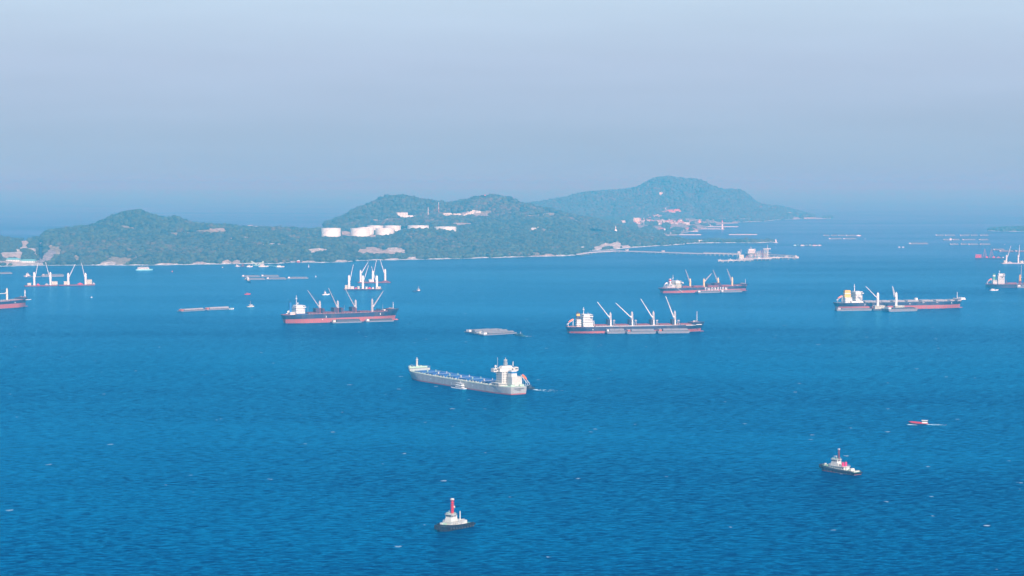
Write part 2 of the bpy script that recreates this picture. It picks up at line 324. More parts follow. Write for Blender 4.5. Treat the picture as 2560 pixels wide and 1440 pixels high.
def land(x0, x1, nx, rows, sub, amp=4.0, seed=1, tree=(7, 9), forest='forest', density=1.0, flabel=None, mask=None, tint=(0.058, 0.076, 0.038)):
    px = np.linspace(x0, x1, nx); jig = (fbm(px / 26.0, px * 0 + seed, 3, seed) - 0.5)
    Ys, Zs = [], []
    for k, (ym, yp, hm, hp) in enumerate(rows):
        if ym == 'w':
            py = ip(px, yp) + jig * 1.2; _, yy, zz = ray(px, py); Y = -CAM_H / zz * yy; Z = np.full(nx, -1.0)
        else:
            v = ip(px, yp) if isinstance(yp, list) else np.full(nx, float(yp))
            Y = Ys[-1] + v if ym == 'o' else v
            h = ip(px, hp) if isinstance(hp, list) else np.full(nx, float(hp))
            if hm == 'z': Z = h
            else:
                h = np.convolve(np.pad(h, 4, 'edge'), np.ones(9) / 9, 'valid') + jig * 3.0
                u, yy, zz = ray(px, h); Z = CAM_H + zz / yy * Y
        Ys.append(Y); Zs.append(Z)
    Ys = np.array(Ys); Zs = np.array(Zs)
    ts = [i + j / sub for i in range(len(rows) - 1) for j in range(sub)] + [len(rows) - 1 - 1e-6]
    V = []
    for t in ts:
        i = min(int(t), len(rows) - 2); f = t - i
        Y = Ys[i] * (1 - f) + Ys[i + 1] * f; Z = pcat(t, Zs)
        if t < 1.01: Z = Zs[0] * (1 - f) + Zs[1] * f if i == 0 else Zs[1]
        X = (px - 1280) / F_PX * Y / cP * (cP * 1.0)  # refined below
        # exact x for the column: the ray's x/y depends a little on the height
        py = 720 - F_PX * (Y * sP + (Z - CAM_H) * cP) / (Y * cP - (Z - CAM_H) * sP)
        u, yy, _ = ray(px, py); X = u / yy * Y
        V.append(np.stack([X, Y, Z], 1))
    V = np.array(V)                                   # (nt, nx, 3)
    relief = np.clip(V[..., 2] / 18.0, 0, 1)
    edge = np.ones(V.shape[:2])
    N1 = fbm(V[..., 0] / 130.0, V[..., 1] / 130.0, 4, seed) - 0.5
    V[..., 2] += relief * N1 * amp * 2
    nt_, nx_ = V.shape[:2]
    flat = V.reshape(-1, 3); ppx, ppy = proj(flat)
    # ground colour
    C = np.tile(np.array(tint) * 1.3, (len(flat), 1))
    bare = np.zeros(len(flat))
    wob = fbm(flat[:, 0] / 22.0, flat[:, 1] / 40.0 + flat[:, 2] / 9.0, 3, seed + 9)
    for (cx, cyy, rx, ry, key) in PATCH:
        d = ((ppx - cx) / rx) ** 2 + ((ppy - cyy) / ry) ** 2
        inn = d < (0.35 + 1.3 * wob)
        C[inn] = np.array(SOIL_SHADE[key]) * (0.75 + 0.5 * wob[inn])[:, None]; bare[inn] = 1
    shore = (flat[:, 2] < 2.0 + 5 * (wob - 0.5)) & (flat[:, 1] < np.tile(Ys[1] + 30, nt_))
    C[shore] = np.array((0.44, 0.54, 0.52)) * (0.7 + 0.6 * wob[shore])[:, None]; bare[shore] = 1
    if mask is not None: mask(ppx, ppy, flat, C, bare)
    idx = np.arange(nt_ * nx_).reshape(nt_, nx_)
    q = np.stack([idx[:-1, :-1], idx[:-1, 1:], idx[1:, 1:], idx[1:, :-1]], -1).reshape(-1, 4)
    o = np_mesh('terrain', flat, q, GM, 'structure', C)
    o.data.polygons.foreach_set('use_smooth', [True] * len(o.data.polygons))
    LANDS.append((flat, q))
    # canopy: many small faceted crowns, sampled by area on the ground that is not bare
    P = flat[q]; ar = np.linalg.norm(np.cross(P[:, 2] - P[:, 0], P[:, 3] - P[:, 1]), axis=1) * 0.5
    bm_ = bare[q].max(1); zmin = P[:, :, 2].min(1)
    # leave out the slopes turned away from the view, seen by nothing here
    nrm = np.cross(P[:, 2] - P[:, 0], P[:, 3] - P[:, 1]); cen = P.mean(1); view = np.array([0, 0, CAM_H]) - cen
    facing = (nrm * view).sum(1) * np.sign(nrm[:, 2]) > -0.12 * np.linalg.norm(nrm, axis=1) * np.linalg.norm(view, axis=1)
    wgt = ar * (bm_ < 0.5) * (zmin > 1.0) * facing
    rmean = (tree[0] + tree[1]) / 2
    count = int(min(wgt.sum() / (rmean * rmean * 2.0) * density, 60000))
    if count < 5: return o
    ch = rng.choice(len(q), count, p=wgt / wgt.sum()); a = rng.random((count, 1)); c = rng.random((count, 1))
    base = (P[ch, 0] * (1 - a) + P[ch, 1] * a) * (1 - c) + (P[ch, 3] * (1 - a) + P[ch, 2] * a) * c
    rad = rng.uniform(tree[0], tree[1], count) * np.where(rng.random(count) < 0.12, 1.35, 1.0)
    ICO, TRI = ico()
    jit = 1 + 0.30 * (rng.random((count, len(ICO), 1)) - 0.5) * 2
    vv = ICO[None] * jit * rad[:, None, None] * np.array([1, 1, 0.85])
    ang = rng.random(count) * 6.28; ca_, sa_ = np.cos(ang)[:, None], np.sin(ang)[:, None]
    x = vv[..., 0] * ca_ - vv[..., 1] * sa_; y = vv[..., 0] * sa_ + vv[..., 1] * ca_
    vv = np.stack([x, y, vv[..., 2]], -1) + (base + np.stack([rad * 0, rad * 0, rad * 0.35], 1))[:, None]
    ff = (TRI[None] + (np.arange(count) * len(ICO))[:, None, None]).reshape(-1, 3)
    sp = fbm(base[:, 0] / 160.0, base[:, 1] / 160.0, 3, seed + 3)
    t0 = np.array(tint); dry = t0 * np.array((1.7, 1.25, 1.3)); lime = t0 * np.array((1.15, 1.35, 1.1)); dk = t0 * np.array((0.55, 0.62, 0.75))
    r0 = rng.random(count); col = np.tile(t0, (count, 1))
    col = np.where((r0 < 0.22)[:, None], lime, col); col = np.where((r0 > 0.70)[:, None], dk, col)
    col = np.where(((sp > 0.62) & (rng.random(count) < 0.35))[:, None], dry, col)
    col = t0 + (col - t0) * (1.0 if seed < 30 else 0.55); col = col * rng.uniform(0.8, 1.22, (count, 1))
    fo = np_mesh(forest, vv.reshape(-1, 3), ff, FM, 'stuff', np.repeat(col, len(ICO), 0))
    if flabel: fo['label'] = flabel
    return o
_ico = []
def ico():
    if not _ico:
        t = (1 + 5 ** 0.5) / 2
        v = np.array([(-1, t, 0), (1, t, 0), (-1, -t, 0), (1, -t, 0), (0, -1, t), (0, 1, t), (0, -1, -t), (0, 1, -t), (t, 0, -1), (t, 0, 1), (-t, 0, -1), (-t, 0, 1)], float)
        v /= np.linalg.norm(v[0])
        f = np.array([(0, 11, 5), (0, 5, 1), (0, 1, 7), (0, 7, 10), (0, 10, 11), (1, 5, 9), (5, 11, 4), (11, 10, 2), (10, 7, 6), (7, 1, 8), (3, 9, 4), (3, 4, 2), (3, 2, 6), (3, 6, 8), (3, 8, 9), (4, 9, 5), (2, 4, 11), (6, 2, 10), (8, 6, 7), (9, 8, 1)])
        _ico.extend([v, f])
    return _ico
# front headland with the tank farm
land(99, 1712, 1250, [
 ('w', [(99, 664), (200, 663.5), (350, 664), (480, 662), (560, 661), (620, 660), (700, 659), (740, 656), (800, 657), (860, 656), (900, 652), (1000, 650), (1100, 648), (1200, 646), (1300, 643), (1400, 641), (1446, 638), (1460, 633), (1480, 627), (1510, 626), (1600, 618), (1650, 615), (1700, 611.5), (1712, 611)], None, None),
 ('o', 30, 'z', 4),
 ('o', [(99, 60), (115, 200), (160, 350), (1450, 350), (1712, 120)], 'p', [(99, 650), (112, 636), (150, 626), (400, 625), (1000, 622), (1150, 618), (1450, 612), (1480, 607), (1540, 604), (1600, 602), (1650, 602), (1700, 602), (1712, 606)]),
 ('o', [(99, 500), (1450, 500), (1712, 100)], 'p', [(99, 615), (115, 600), (150, 592), (300, 590), (500, 592), (800, 602), (980, 601), (1012, 583), (1040, 580), (1080, 584), (1110, 586), (1160, 590), (1300, 585), (1450, 588), (1540, 585), (1600, 592), (1650, 597), (1700, 600), (1712, 604)]),
 ('o', [(99, 330), (1450, 330), (1712, 100)], 'p', [(99, 604), (112, 590), (150, 583), (250, 570), (300, 560), (345, 555), (400, 560), (500, 574), (600, 580), (700, 584), (780, 592), (990, 592), (1012, 583), (1150, 583), (1200, 578), (1300, 570), (1400, 570), (1500, 574), (1540, 578), (1600, 588), (1650, 595), (1700, 599), (1712, 603)]),
 ('o', [(99, 400), (1450, 400), (1712, 100)], 'p', [(99, 604), (106, 596), (112, 588), (120, 582), (150, 578), (225, 573), (250, 560), (280, 545), (310, 533), (330, 530), (345, 528), (362, 532), (380, 541), (400, 548), (440, 548), (470, 560), (500, 567), (560, 569), (600, 573), (780, 576), (830, 577), (1000, 577), (1150, 570), (1200, 562), (1300, 556), (1400, 556), (1480, 562), (1540, 577), (1600, 590), (1650, 596), (1700, 600), (1712, 604)]),
 ('o', 600, 'z', -4)], 16, amp=8, seed=1, tree=(4, 9), forest='forest', flabel='dense green woodland covering the near headland')
# middle ridge
land(812, 1610, 520, [
 ('a', 7700, 'p', [(812, 572), (1000, 570), (1200, 562), (1440, 565), (1500, 574), (1610, 600)]),
 ('a', 8100, 'p', [(812, 566), (840, 558), (870, 550), (900, 546), (1000, 545), (1150, 545), (1250, 548), (1400, 550), (1500, 564), (1610, 598)]),
 ('a', 8700, 'p', [(812, 563), (835, 558), (870, 538), (900, 520), (930, 508), (960, 498), (1000, 495), (1040, 500), (1080, 507), (1130, 512), (1160, 503), (1200, 493), (1240, 491), (1270, 500), (1300, 510), (1340, 520), (1400, 534), (1500, 556), (1560, 574), (1610, 598)]),
 ('a', 9300, 'z', -3)], 26, amp=9, seed=21, tree=(5, 11), flabel='woodland on the middle ridge behind the white tanks', tint=(0.064, 0.076, 0.042))
# far hill
land(1270, 2078, 520, [
 ('w', [(1270, 556), (1560, 556), (1830, 556.5), (1900, 554), (1960, 549), (2055, 546), (2078, 546)], None, None),
 ('o', 60, 'z', 3),
 ('o', 300, 'p', [(1270, 545), (1560, 540), (1700, 539), (1830, 545), (1900, 545), (1960, 543), (2020, 543), (2055, 544.5), (2078, 546)]),
 ('o', 500, 'p', [(1270, 530), (1400, 520), (1500, 512), (1600, 505), (1700, 500), (1800, 510), (1870, 520), (1950, 532), (2000, 538), (2055, 543.5), (2078, 545)]),
 ('o', 600, 'p', [(1270, 532), (1300, 520), (1340, 512), (1400, 500), (1450, 488), (1500, 481), (1540, 479), (1580, 479), (1600, 470), (1620, 459), (1640, 450), (1665, 445), (1685, 447), (1700, 449), (1740, 453), (1760, 457), (1790, 475), (1810, 479), (1840, 479), (1855, 482), (1870, 494), (1890, 508), (1910, 518), (1950, 520), (1990, 530), (2020, 540), (2055, 543), (2078, 545)]),
 ('o', 900, 'z', -4)], 14, amp=10, seed=41, tree=(9, 14), flabel='hazy woodland on the tall far hill', tint=(0.070, 0.070, 0.048))
# town flat
def town_mask(ppx, ppy, flat, C, bare):
    w = fbm(flat[:, 0] / 60.0, flat[:, 1] / 90.0, 3, 77)
    m = (w > 0.45) & (ppx > 1590) & (ppy > 546); C[m] = np.array((0.30, 0.29, 0.26)); bare[m] = 1
land(1400, 1845, 220, [
 ('w', [(1400, 602), (1530, 600), (1600, 596), (1690, 589), (1712, 582), (1745, 577), (1762, 569), (1800, 561), (1845, 558)], None, None),
 ('o', 50, 'z', 4), ('o', 500, 'z', 10), ('a', 11900, 'z', 22), ('o', 300, 'z', -3)], 12, amp=2, seed=61, tree=(7, 11), density=0.8, flabel='trees scattered through the harbour town', mask=town_mask)
# low wooded spit
land(1690, 1936, 140, [
 ('w', [(1690, 609.5), (1760, 608), (1860, 607.5), (1900, 607.5), (1936, 606)], None, None),
 ('o', 22, 'z', [(1690, 3), (1880, 3), (1900, 1), (1936, 0)]), ('o', 70, 'z', [(1690, 6), (1880, 6), (1936, 1.2)]), ('o', 60, 'z', -2)], 10, amp=1, seed=81, tree=(6, 8), density=1.3, flabel='trees on the low sandy spit')
# left headland with the quarry
land(-80, 104, 190, [
 ('w', [(-80, 668), (0, 667), (40, 665.5), (104, 664)], None, None),
 ('o', 25, 'z', 3), ('o', 180, 'p', 650), ('o', 250, 'p', [(-80, 632), (90, 632), (104, 645)]), ('o', 300, 'p', [(-80, 612), (85, 614), (104, 632)]),
 ('o', 300, 'p', [(-80, 590), (0, 597), (40, 601), (55, 602), (75, 600), (96, 598), (104, 606)]), ('o', 400, 'z', -3)], 12, amp=3, seed=101, tree=(5, 8), flabel='woodland above the quarry at the left edge')
# distant low shore, right
land(2470, 2620, 90, [
 ('w', [(2470, 577.5), (2620, 580)], None, None), ('o', 30, 'z', [(2470, 1.5), (2620, 3)]), ('o', 200, 'z', [(2470, 0.5), (2500, 2), (2540, 8), (2620, 16)]), ('o', 400, 'z', -2)], 10, amp=1, seed=121, tree=(7, 10), flabel='trees on the distant low shore at the right edge')

_v = np.concatenate([l[0] for l in LANDS]); _q = []; _o = 0
for l in LANDS: _q.append(l[1] + _o); _o += len(l[0])
BVH = BVHTree.FromPolygons([tuple(p) for p in _v.tolist()], np.concatenate(_q).tolist())
def G(px, py):
    """the point of the land (or the water) that the photograph shows at px, py"""
    d = Vector(ray(px, py)).normalized(); h = BVH.ray_cast(Vector((0, 0, CAM_H)), d)
    return h[0] if h[0] is not None else W(px, py)
def ground_z(x, y):
    h = BVH.ray_cast(Vector((x, y, 600)), Vector((0, 0, -1))); return max(0.0, h[0].z) if h[0] is not None else 0.0

# ------------------------------------------------------------ bulk carriers
def plan_t(S, D, px, py):
    """where along the line S + t*D (plan view) the photograph's column px stands"""
    x, y, z = ray(px, py); a = x / y
    return (a * S.y - S.x) / (D.x - a * D.y)
class Frame:
    """a vessel's own axes: x from stern to bow, near side given by sign; converts pixels of the photo to x, z"""
    def __init__(s, stern, bow, beam):
        A, B = W(*stern), W(*bow); d = (B - A); s.L = d.length; s.rz = math.atan2(d.y, d.x); u = d / s.L
        nl = Vector((-u.y, u.x, 0)); s.near = -1 if nl.y > 0 else 1      # local y sign of the side nearest the camera
        s.O = A + nl * (-s.near) * beam / 2; s.u = u; s.n = nl; s.B = beam
    def x(s, px, py=None, y=0.0):
        return plan_t(s.O + s.n * y, s.u, px, py if py else 700)
    def xz(s, px, py, y=0.0):
        S = s.O + s.n * y; t = plan_t(S, s.u, px, py); Y = (S + s.u * t).y
        return t, at(px, py, Y).z
def hull_mesh(L, B, levels, bowx, sternx, tr=0.75, cap=True, ws=0.30):
    """levels: list of (z function of u, fullness 0 waterline .. 1 deck). Loft of closed rings."""
    mb = MB(); us = [0, .01, .03, .06, .10, .15, .2] + [0.2 + 0.6 * k / 6 for k in range(1, 6)] + [.80, .84, .88, .91, .94, .965, .985, 1.0]
    rows = []
    for zf, full in levels:
        r = []
        for u in us:
            if u < .2: e0 = tr * full + (ws + 0.25 * full * (1 - ws)) * (1 - full); hb = e0 + (1 - e0) * math.sin(math.pi / 2 * min(1, u / (.2 - .08 * full)))
            elif u > .80:
                k = (u - .80) / .20; p = 1.55 + 1.9 * full; hb = max(0.0, 1 - k ** p)
            else: hb = 1
            x0 = sternx * full; x1 = L + bowx * full
            r.append((x0 + (x1 - x0) * u, hb * B / 2, zf(u)))
        rows.append(r)
    m = len(us); vs = []; fs = []
    for r in rows:
        for x, y, z in r: vs.append((x, -y, z))
        for x, y, z in r: vs.append((x, y, z))
    for i in range(len(rows) - 1):
        a = i * 2 * m; b = a + 2 * m
        for k in range(m - 1):
            fs.append((a + k, a + k + 1, b + k + 1, b + k)); fs.append((a + m + k, b + m + k, b + m + k + 1, a + m + k + 1))
        fs.append((a, b, b + m, a + m))
    if cap:
        a = (len(rows) - 1) * 2 * m
        for k in range(m - 1): fs.append((a + k, a + k + 1, a + m + k + 1, a + m + k))
    a = 0
    for k in range(m - 1): fs.append((a + k, a + m + k, a + m + k + 1, a + k + 1))
    return mb.add(vs, fs)
def jib_mesh(a, b, w=1.1, gap=1.6, y=0.0):
    a = Vector((a[0], y, a[1])); b = Vector((b[0], y, b[1])); m = MB()
    for s_ in (-1, 1):
        m.bar(a + Vector((0, s_ * gap, 0)), b + Vector((0, s_ * gap * 0.35, 0)), w * 0.62, w * 0.38)
    for k in range(1, 8):
        p = a.lerp(b, k / 8); g = gap * (1 - 0.65 * k / 8); m.bar(p + Vector((0, -g, 0)), p + Vector((0, g, 0)), w * 0.22)
    m.bar(b, b + (b - a).normalized() * 1.6, w * 0.55, w * 0.2)
    return m
def crane(parent, x, z0, z1, tip, y=0.0, col=GREY, pcol=None, zp=None, w=1.9, base=None, jcol=None, gap=1.6, cab=True, hook=True):
    """pedestal + slewing tower as one part; jib and operator cab are its sub-parts"""
    zp = zp if zp is not None else z0 + (z1 - z0) * 0.35
    m = MB(); m.lathe(x, y, [(w * 0.95, zp), (w * 1.15, zp + 0.2), (w * 1.15, zp + 1.0), (w, zp + 1.2), (w * 0.9, z1 - 2.2), (w * 0.55, z1)], 10)
    for s_ in (-1, 1): m.bar((x, y + s_ * w * 0.55, z1 - 2), (x, y + s_ * w * 0.55, z1 + 1.3), 0.3)
    c = m.build('crane', col, parent)
    MB().lathe(x, y, [(w * 1.25, z0), (w * 1.0, z0 + 1.5), (w * 0.95, zp)], 10).build('pedestal', pcol or col, c)
    d = 1 if tip[0] > x else -1
    bz = base if base is not None else zp + (z1 - zp) * 0.28
    jib_mesh((x + d * w * 0.9, bz), tip, y=y, gap=gap).build('jib', jcol or col, c)
    if cab: MB().box(x + d * w * 0.8 - 0.9, x + d * w * 0.8 + 1.3, y - 1.6, y + 1.6, bz - 0.6, bz + 2.0, 0.2).build('cab', WHITE if col is not WHITE else GREY, c)
    r = MB()
    for s_ in (-0.4, 0.4):
        r.bar((x, y + s_, z1 + 1.0), (tip[0], y + s_, tip[1]), 0.09)
    if hook: r.bar((tip[0], y, tip[1]), (tip[0], y, tip[1] - (tip[1] - z0) * 0.35), 0.08)
    r.build('hoist_ropes', DGREY, c)
    return c
def mast(parent, x, z0, z1, col=WHITE, y=0.0, arms=True, w=0.45, name='mast'):
    m = MB(); m.bar((x, y, z0), (x, y, z1), w, w * 0.5, 6)
    if arms:
        h = z1 - z0
        for f, l in ((0.62, 2.6), (0.78, 1.8), (0.9, 1.2)):
            m.bar((x, y - l, z0 + h * f), (x, y + l, z0 + h * f), 0.2); m.bar((x - l * 0.5, y, z0 + h * f), (x + l * 0.5, y, z0 + h * f), 0.18)
        m.box(x - 1.5, x + 1.5, y - 0.25, y + 0.25, z0 + h * 0.66, z0 + h * 0.70)
    return m.build(name, col, parent)
def windows(parent, boxes, name='window'):
    for b_ in boxes: MB().box(*b_).build(name, GLASS, parent)
def lifeboat(parent, x, z, y=0.0, d=-1, L=7.0, drop=5.0, col=ORANGE):
    """free-fall lifeboat on its sloping ramp at the stern; d = which way it points"""
    r = MB()
    for s_ in (-1.3, 1.3):
        r.bar((x + d * L * 0.75, y + s_, z - drop * 0.5), (x - d * L * 0.6, y + s_, z + drop * 0.75), 0.28)
        r.bar((x - d * L * 0.45, y + s_, z + drop * 0.6), (x - d * L * 0.45, y + s_, z - drop), 0.25)
        r.bar((x + d * L * 0.5, y + s_, z - drop * 0.3), (x + d * L * 0.5, y + s_, z - drop), 0.22)
    o = r.build('lifeboat_ramp', WHITE, parent)
    m = MB(); a = Vector((x + d * L * 0.5, y, z - drop * 0.15 + 1.1)); b_ = Vector((x - d * L * 0.5, y, z + drop * 0.65 + 1.1)); prev = None
    q = (b_ - a).to_track_quat('Z', 'Y'); vs = []; fs = []; pr = [(0, 0.15), (0.12, 0.75), (0.3, 1.15), (0.7, 1.3), (0.9, 1.05), (1, 0.5)]
    for t, r_ in pr:
        c = a.lerp(b_, t)
        for k in range(8):
            an = 2 * math.pi * k / 8; vs.append(c + q @ Vector((math.cos(an) * r_, math.sin(an) * r_, 0)))
    for i in range(len(pr) - 1):
        for k in range(8): fs.append((i * 8 + k, i * 8 + (k + 1) % 8, (i + 1) * 8 + (k + 1) % 8, (i + 1) * 8 + k))
    fs += [tuple(range(8)), tuple(range(40, 48))]; m.add(vs, fs).build('lifeboat', col, o)
def rail(parent, pts, h=1.1, col=GREY, step=6.0, y=0.0):
    m = MB()
    for i in range(len(pts) - 1):
        a, b_ = Vector(pts[i]), Vector(pts[i + 1]); L = (b_ - a).length; k = max(1, int(L / step))
        m.bar(a + Vector((0, 0, h)), b_ + Vector((0, 0, h)), 0.09); m.bar(a + Vector((0, 0, h * 0.5)), b_ + Vector((0, 0, h * 0.5)), 0.06)
        for j in range(k + 1):
            p = a.lerp(b_, j / k); m.bar(p, p + Vector((0, 0, h)), 0.08)
    return m.build('railing', col, parent)
def house(parent, x0, x1, y0, y1, z0, z1, name='deckhouse', col=WHITE, decks=0, wrows=True, single=False):
    """accommodation block: storeys with a slight overhang, deck edges, rows of windows"""
    m = MB(); n_ = decks or max(1, round((z1 - z0) / 2.8)); h = (z1 - z0) / n_
    for k in range(n_):
        a = z0 + k * h; m.box(x0, x1, y0, y1, a, a + h - 0.16)
        m.box(x0 - 0.5, x1 + 0.5, y0 - 0.6, y1 + 0.6, a + h - 0.16, a + h)
    o = m.build(name, col, parent)
    if wrows:
        for k in range(n_):
            a = z0 + k * h + h * 0.42
            if not single:
                w = MB(); e = 0.06; H_ = 0.55      # one dark ribbon round the storey, too small in view to part
                pts = [(x0 - e, y0 - e), (x1 + e, y0 - e), (x1 + e, y1 + e), (x0 - e, y1 + e)]
                w.add([(x, y, a) for x, y in pts] + [(x, y, a + H_) for x, y in pts], [(i, (i + 1) % 4, 4 + (i + 1) % 4, 4 + i) for i in range(4)])
                w.build('window_row', GLASS, o); continue
            nx = max(2, int((x1 - x0) / 3.4)); ny = max(2, int((y1 - y0) / 3.8))
            for j in range(nx):
                xc = x0 + (j + 0.5) * (x1 - x0) / nx
                for yy in (y0 - 0.05, y1 + 0.05): MB().box(xc - 0.45, xc + 0.45, yy - 0.05, yy + 0.05, a, a + 0.95).build('window', GLASS, o)
            for j in range(ny):
                yc = y0 + (j + 0.5) * (y1 - y0) / ny
                MB().box(x0 - 0.1, x0, yc - 0.45, yc + 0.45, a, a + 0.95).build('window', GLASS, o)
    return o
def bridge(parent, x0, x1, B, z0, z1, wingx=None, col=WHITE, inner=None):
    inner = inner or B * 0.6; m = MB(); m.box(x0, x1, -inner / 2, inner / 2, z0, z1)
    wx0, wx1 = wingx or (x1 - 3.2, x1 - 0.3)
    for s_ in (-1, 1):
        a, b_ = sorted((s_ * inner / 2, s_ * B / 2)); m.box(wx0, wx1, a, b_, z0 - 0.1, z0 + 1.25)
        m.bar((((wx0 + wx1) / 2), s_ * inner / 2, z0 - 2.4), (((wx0 + wx1) / 2), s_ * (B / 2 - 1.5), z0), 0.3)
    m.box(x0 - 0.4, x1 + 0.4, -inner / 2 - 0.4, inner / 2 + 0.4, z1, z1 + 0.2)
    o = m.build('bridge', col, parent)
    z = z0 + (z1 - z0) * 0.45; h = (z1 - z0) * 0.36; w = MB(); e = 0.06; k0 = max(x0 + 1.0, x1 - 5)
    pts = [(k0, -inner / 2 - e), (x1 + e, -inner / 2 - e), (x1 + e, inner / 2 + e), (k0, inner / 2 + e)]
    w.add([(x, y, z) for x, y in pts] + [(x, y, z + h) for x, y in pts], [(i, i + 1, 5 + i, 4 + i) for i in range(3)])
    w.build('bridge_windows', GLASS, o)
    return o
def funnel(parent, x0, x1, hw, z0, z1, col, bands=(), top=True):
    m = MB(); m.box(x0, x1, -hw, hw, z0, z1, (x1 - x0) * 0.07, hw * 0.1); o = m.build('funnel', col, parent)
    for a, b_, c in bands:
        za, zb = z0 + (z1 - z0) * a, z0 + (z1 - z0) * b_; t = (x1 - x0) * 0.07 * a
        MB().box(x0 + t - 0.08, x1 - t + 0.08, -hw * (1 - 0.1 * a) - 0.08, hw * (1 - 0.1 * a) + 0.08, za, zb, (x1 - x0) * 0.07 * (b_ - a), hw * 0.1 * (b_ - a)).build('funnel_band', c, o)
    if top:
        p = MB()
        for k in (-0.5, 0.3):
            p.bar(((x0 + x1) / 2 + k, k * 0.6, z1 - 0.3), ((x0 + x1) / 2 + k - 0.2, k * 0.6, z1 + 1.8), 0.38, n=8)
        p.build('exhaust_pipe', DGREY, o)
    return o
def hull(parent, fr, fs_, fm, fb, zr, colu, colb=REDB, bowx=6, sternx=-3, deckcol=DECKR, fc=None, tr=0.75, bulb=0.0, ws=0.30):
    """fs_, fm, fb: deck height at stern, amidships and bow; zr(u): top of the red bottom paint"""
    zd = lambda u: fs_ + (fm - fs_) * min(1, u / 0.12) if u < 0.5 else fm + (fb - fm) * max(0, (u - 0.5) / 0.5) ** 2
    L, B = fr.L, fr.B
    hull_mesh(L, B, [(lambda u: -2.0, 0.0), (lambda u: zr(u), min(1, 0.30))], bowx, sternx, tr=tr, ws=ws).build('hull_bottom', colb, parent)
    hull_mesh(L, B + 0.06, [(lambda u: zr(u) - 0.02, 0.30), (lambda u: zr(u) + (zd(u) - zr(u)) * 0.5, 0.65), (zd, 1.0)], bowx, sternx, tr=tr, ws=ws).build('hull', colu, parent)
    dk = hull_mesh(L, B - 0.5, [(lambda u: zd(u) + 0.02, 1.0), (lambda u: zd(u) + 0.10, 1.0)], bowx, sternx, tr=tr, ws=ws).build('deck', deckcol, parent)
    if fc:
        x0 = L * fc; h = 2.4; m = MB(); us = [0, .2, .4, .6, .8, .92, 1.0]; vs = []; fs = []
        for lv in (0, 1):
            for u in us:
                xx = x0 + (L + bowx * 1.06 - x0) * u; uu = (xx - sternx) / (L + bowx - sternx); k = max(0, min(1, (uu - .80) / .20)); hb = max(0.02, 1 - k ** 3.6) * B / 2 + 0.15 * lv
                z = zd(min(1, uu)) + (h if lv else -0.1); vs += [(xx, -hb, z), (xx, hb, z)]
        m_ = len(us)
        for i in range(m_ - 1):
            a = 2 * i; b_ = 2 * m_ + 2 * i; fs += [(a, a + 2, b_ + 2, b_), (a + 1, b_ + 1, b_ + 3, a + 3), (b_, b_ + 2, b_ + 3, b_ + 1)]
        fs += [(0, 2 * m_, 2 * m_ + 1, 1)]; m.add(vs, fs).build('forecastle', colu, parent)
        MB().box(x0 + 2, L - 2, -B * 0.2, B * 0.2, zd(0.97) + h, zd(0.97) + h + 0.25).build('forecastle_deck', deckcol, parent)
        for s_ in (-1, 1): MB().box(L * 0.955, L * 0.975, s_ * 4 - 1.2, s_ * 4 + 1.2, zd(0.97) + h + .2, zd(0.97) + h + 2.0, 0.3).build('windlass', MGREY, parent)
    if bulb:
        b_ = MB(); pr = [(0.2, L - 2), (bulb, L + 1), (bulb, L + 4), (bulb * 0.7, L + 6.5), (0.1, L + 7.5)]
        vs = []; fs = []
        for r_, x in pr:
            for k in range(8): an = 2 * math.pi * k / 8; vs.append((x, math.cos(an) * r_, -0.5 + math.sin(an) * r_))
        for i in range(4):
            for k in range(8): fs.append((i * 8 + k, i * 8 + (k + 1) % 8, (i + 1) * 8 + (k + 1) % 8, (i + 1) * 8 + k))
        b_.add(vs, fs).build('bulbous_bow', colb, parent)
    for s_ in (-1, 1):
        a = MB(); a.bar((L * 0.975, s_ * B * 0.16, zd(1) - 1.5), (L * 0.972, s_ * B * 0.17, zd(1) - 3.6), 0.7); a.bar((L * 0.965, s_ * B * 0.19, zd(1) - 3.6), (L * 0.980, s_ * B * 0.15, zd(1) - 3.6), 0.4)
        a.build('anchor', DGREY, parent)
    return zd
def hatches(parent, xs, B, z, col, h=1.7, w=0.62, coam=None):
    for x0, x1 in xs:
        MB().box(x0 + 0.4, x1 - 0.4, -B * w / 2 + .3, B * w / 2 - .3, z, z + h * 0.6).build('hatch_coaming', coam or col, parent)
        m = MB(); n_ = 4
        for k in range(n_):
            a = x0 + (x1 - x0) * k / n_; m.box(a + 0.15, x0 + (x1 - x0) * (k + 1) / n_ - 0.15, -B * w / 2 - .3, B * w / 2 + .3, z + h * 0.6, z + h, 0.25)
        m.build('hatch_cover', col, parent)
def deck_gear(parent, xs, y, z, col=GREY, seed=1):
    """vents, lockers, bollards and pipes along the deck edge"""
    r = random.Random(seed); m = MB()
    for x0, x1 in xs:
        m.bar((x0, y, z + 0.5), (x1, y, z + 0.5), 0.16)
        x = x0
        while x < x1:
            t = r.random()
            if t < 0.4: m.box(x, x + 1.0, y - 0.5, y + 0.5, z, z + r.uniform(0.8, 1.6))
            elif t < 0.7: m.bar((x, y, z), (x, y, z + 1.8), 0.3, 0.3, 6)
            else: m.box(x, x + 2.2, y - 0.7, y + 0.7, z, z + 0.9, 0.2)
            x += r.uniform(4, 9)
    m.build('deck_fittings', col, parent)
def marks(parent, fr, items, col=WHITE):
    """small painted draught and tug marks on the near side, 3 cm proud of the plating"""
    y = fr.near * (fr.B / 2 + 0.06)
    for x, z, w, h in items: MB().box(x - w / 2, x + w / 2, y - 0.03, y + 0.03, z - h / 2, z + h / 2).build('draught_mark', col, parent)
def ship(name, label, fr, cat='cargo ship', group='bulk carriers at anchor'):
    return thing(name, label, cat, fr.O, fr.rz, group)

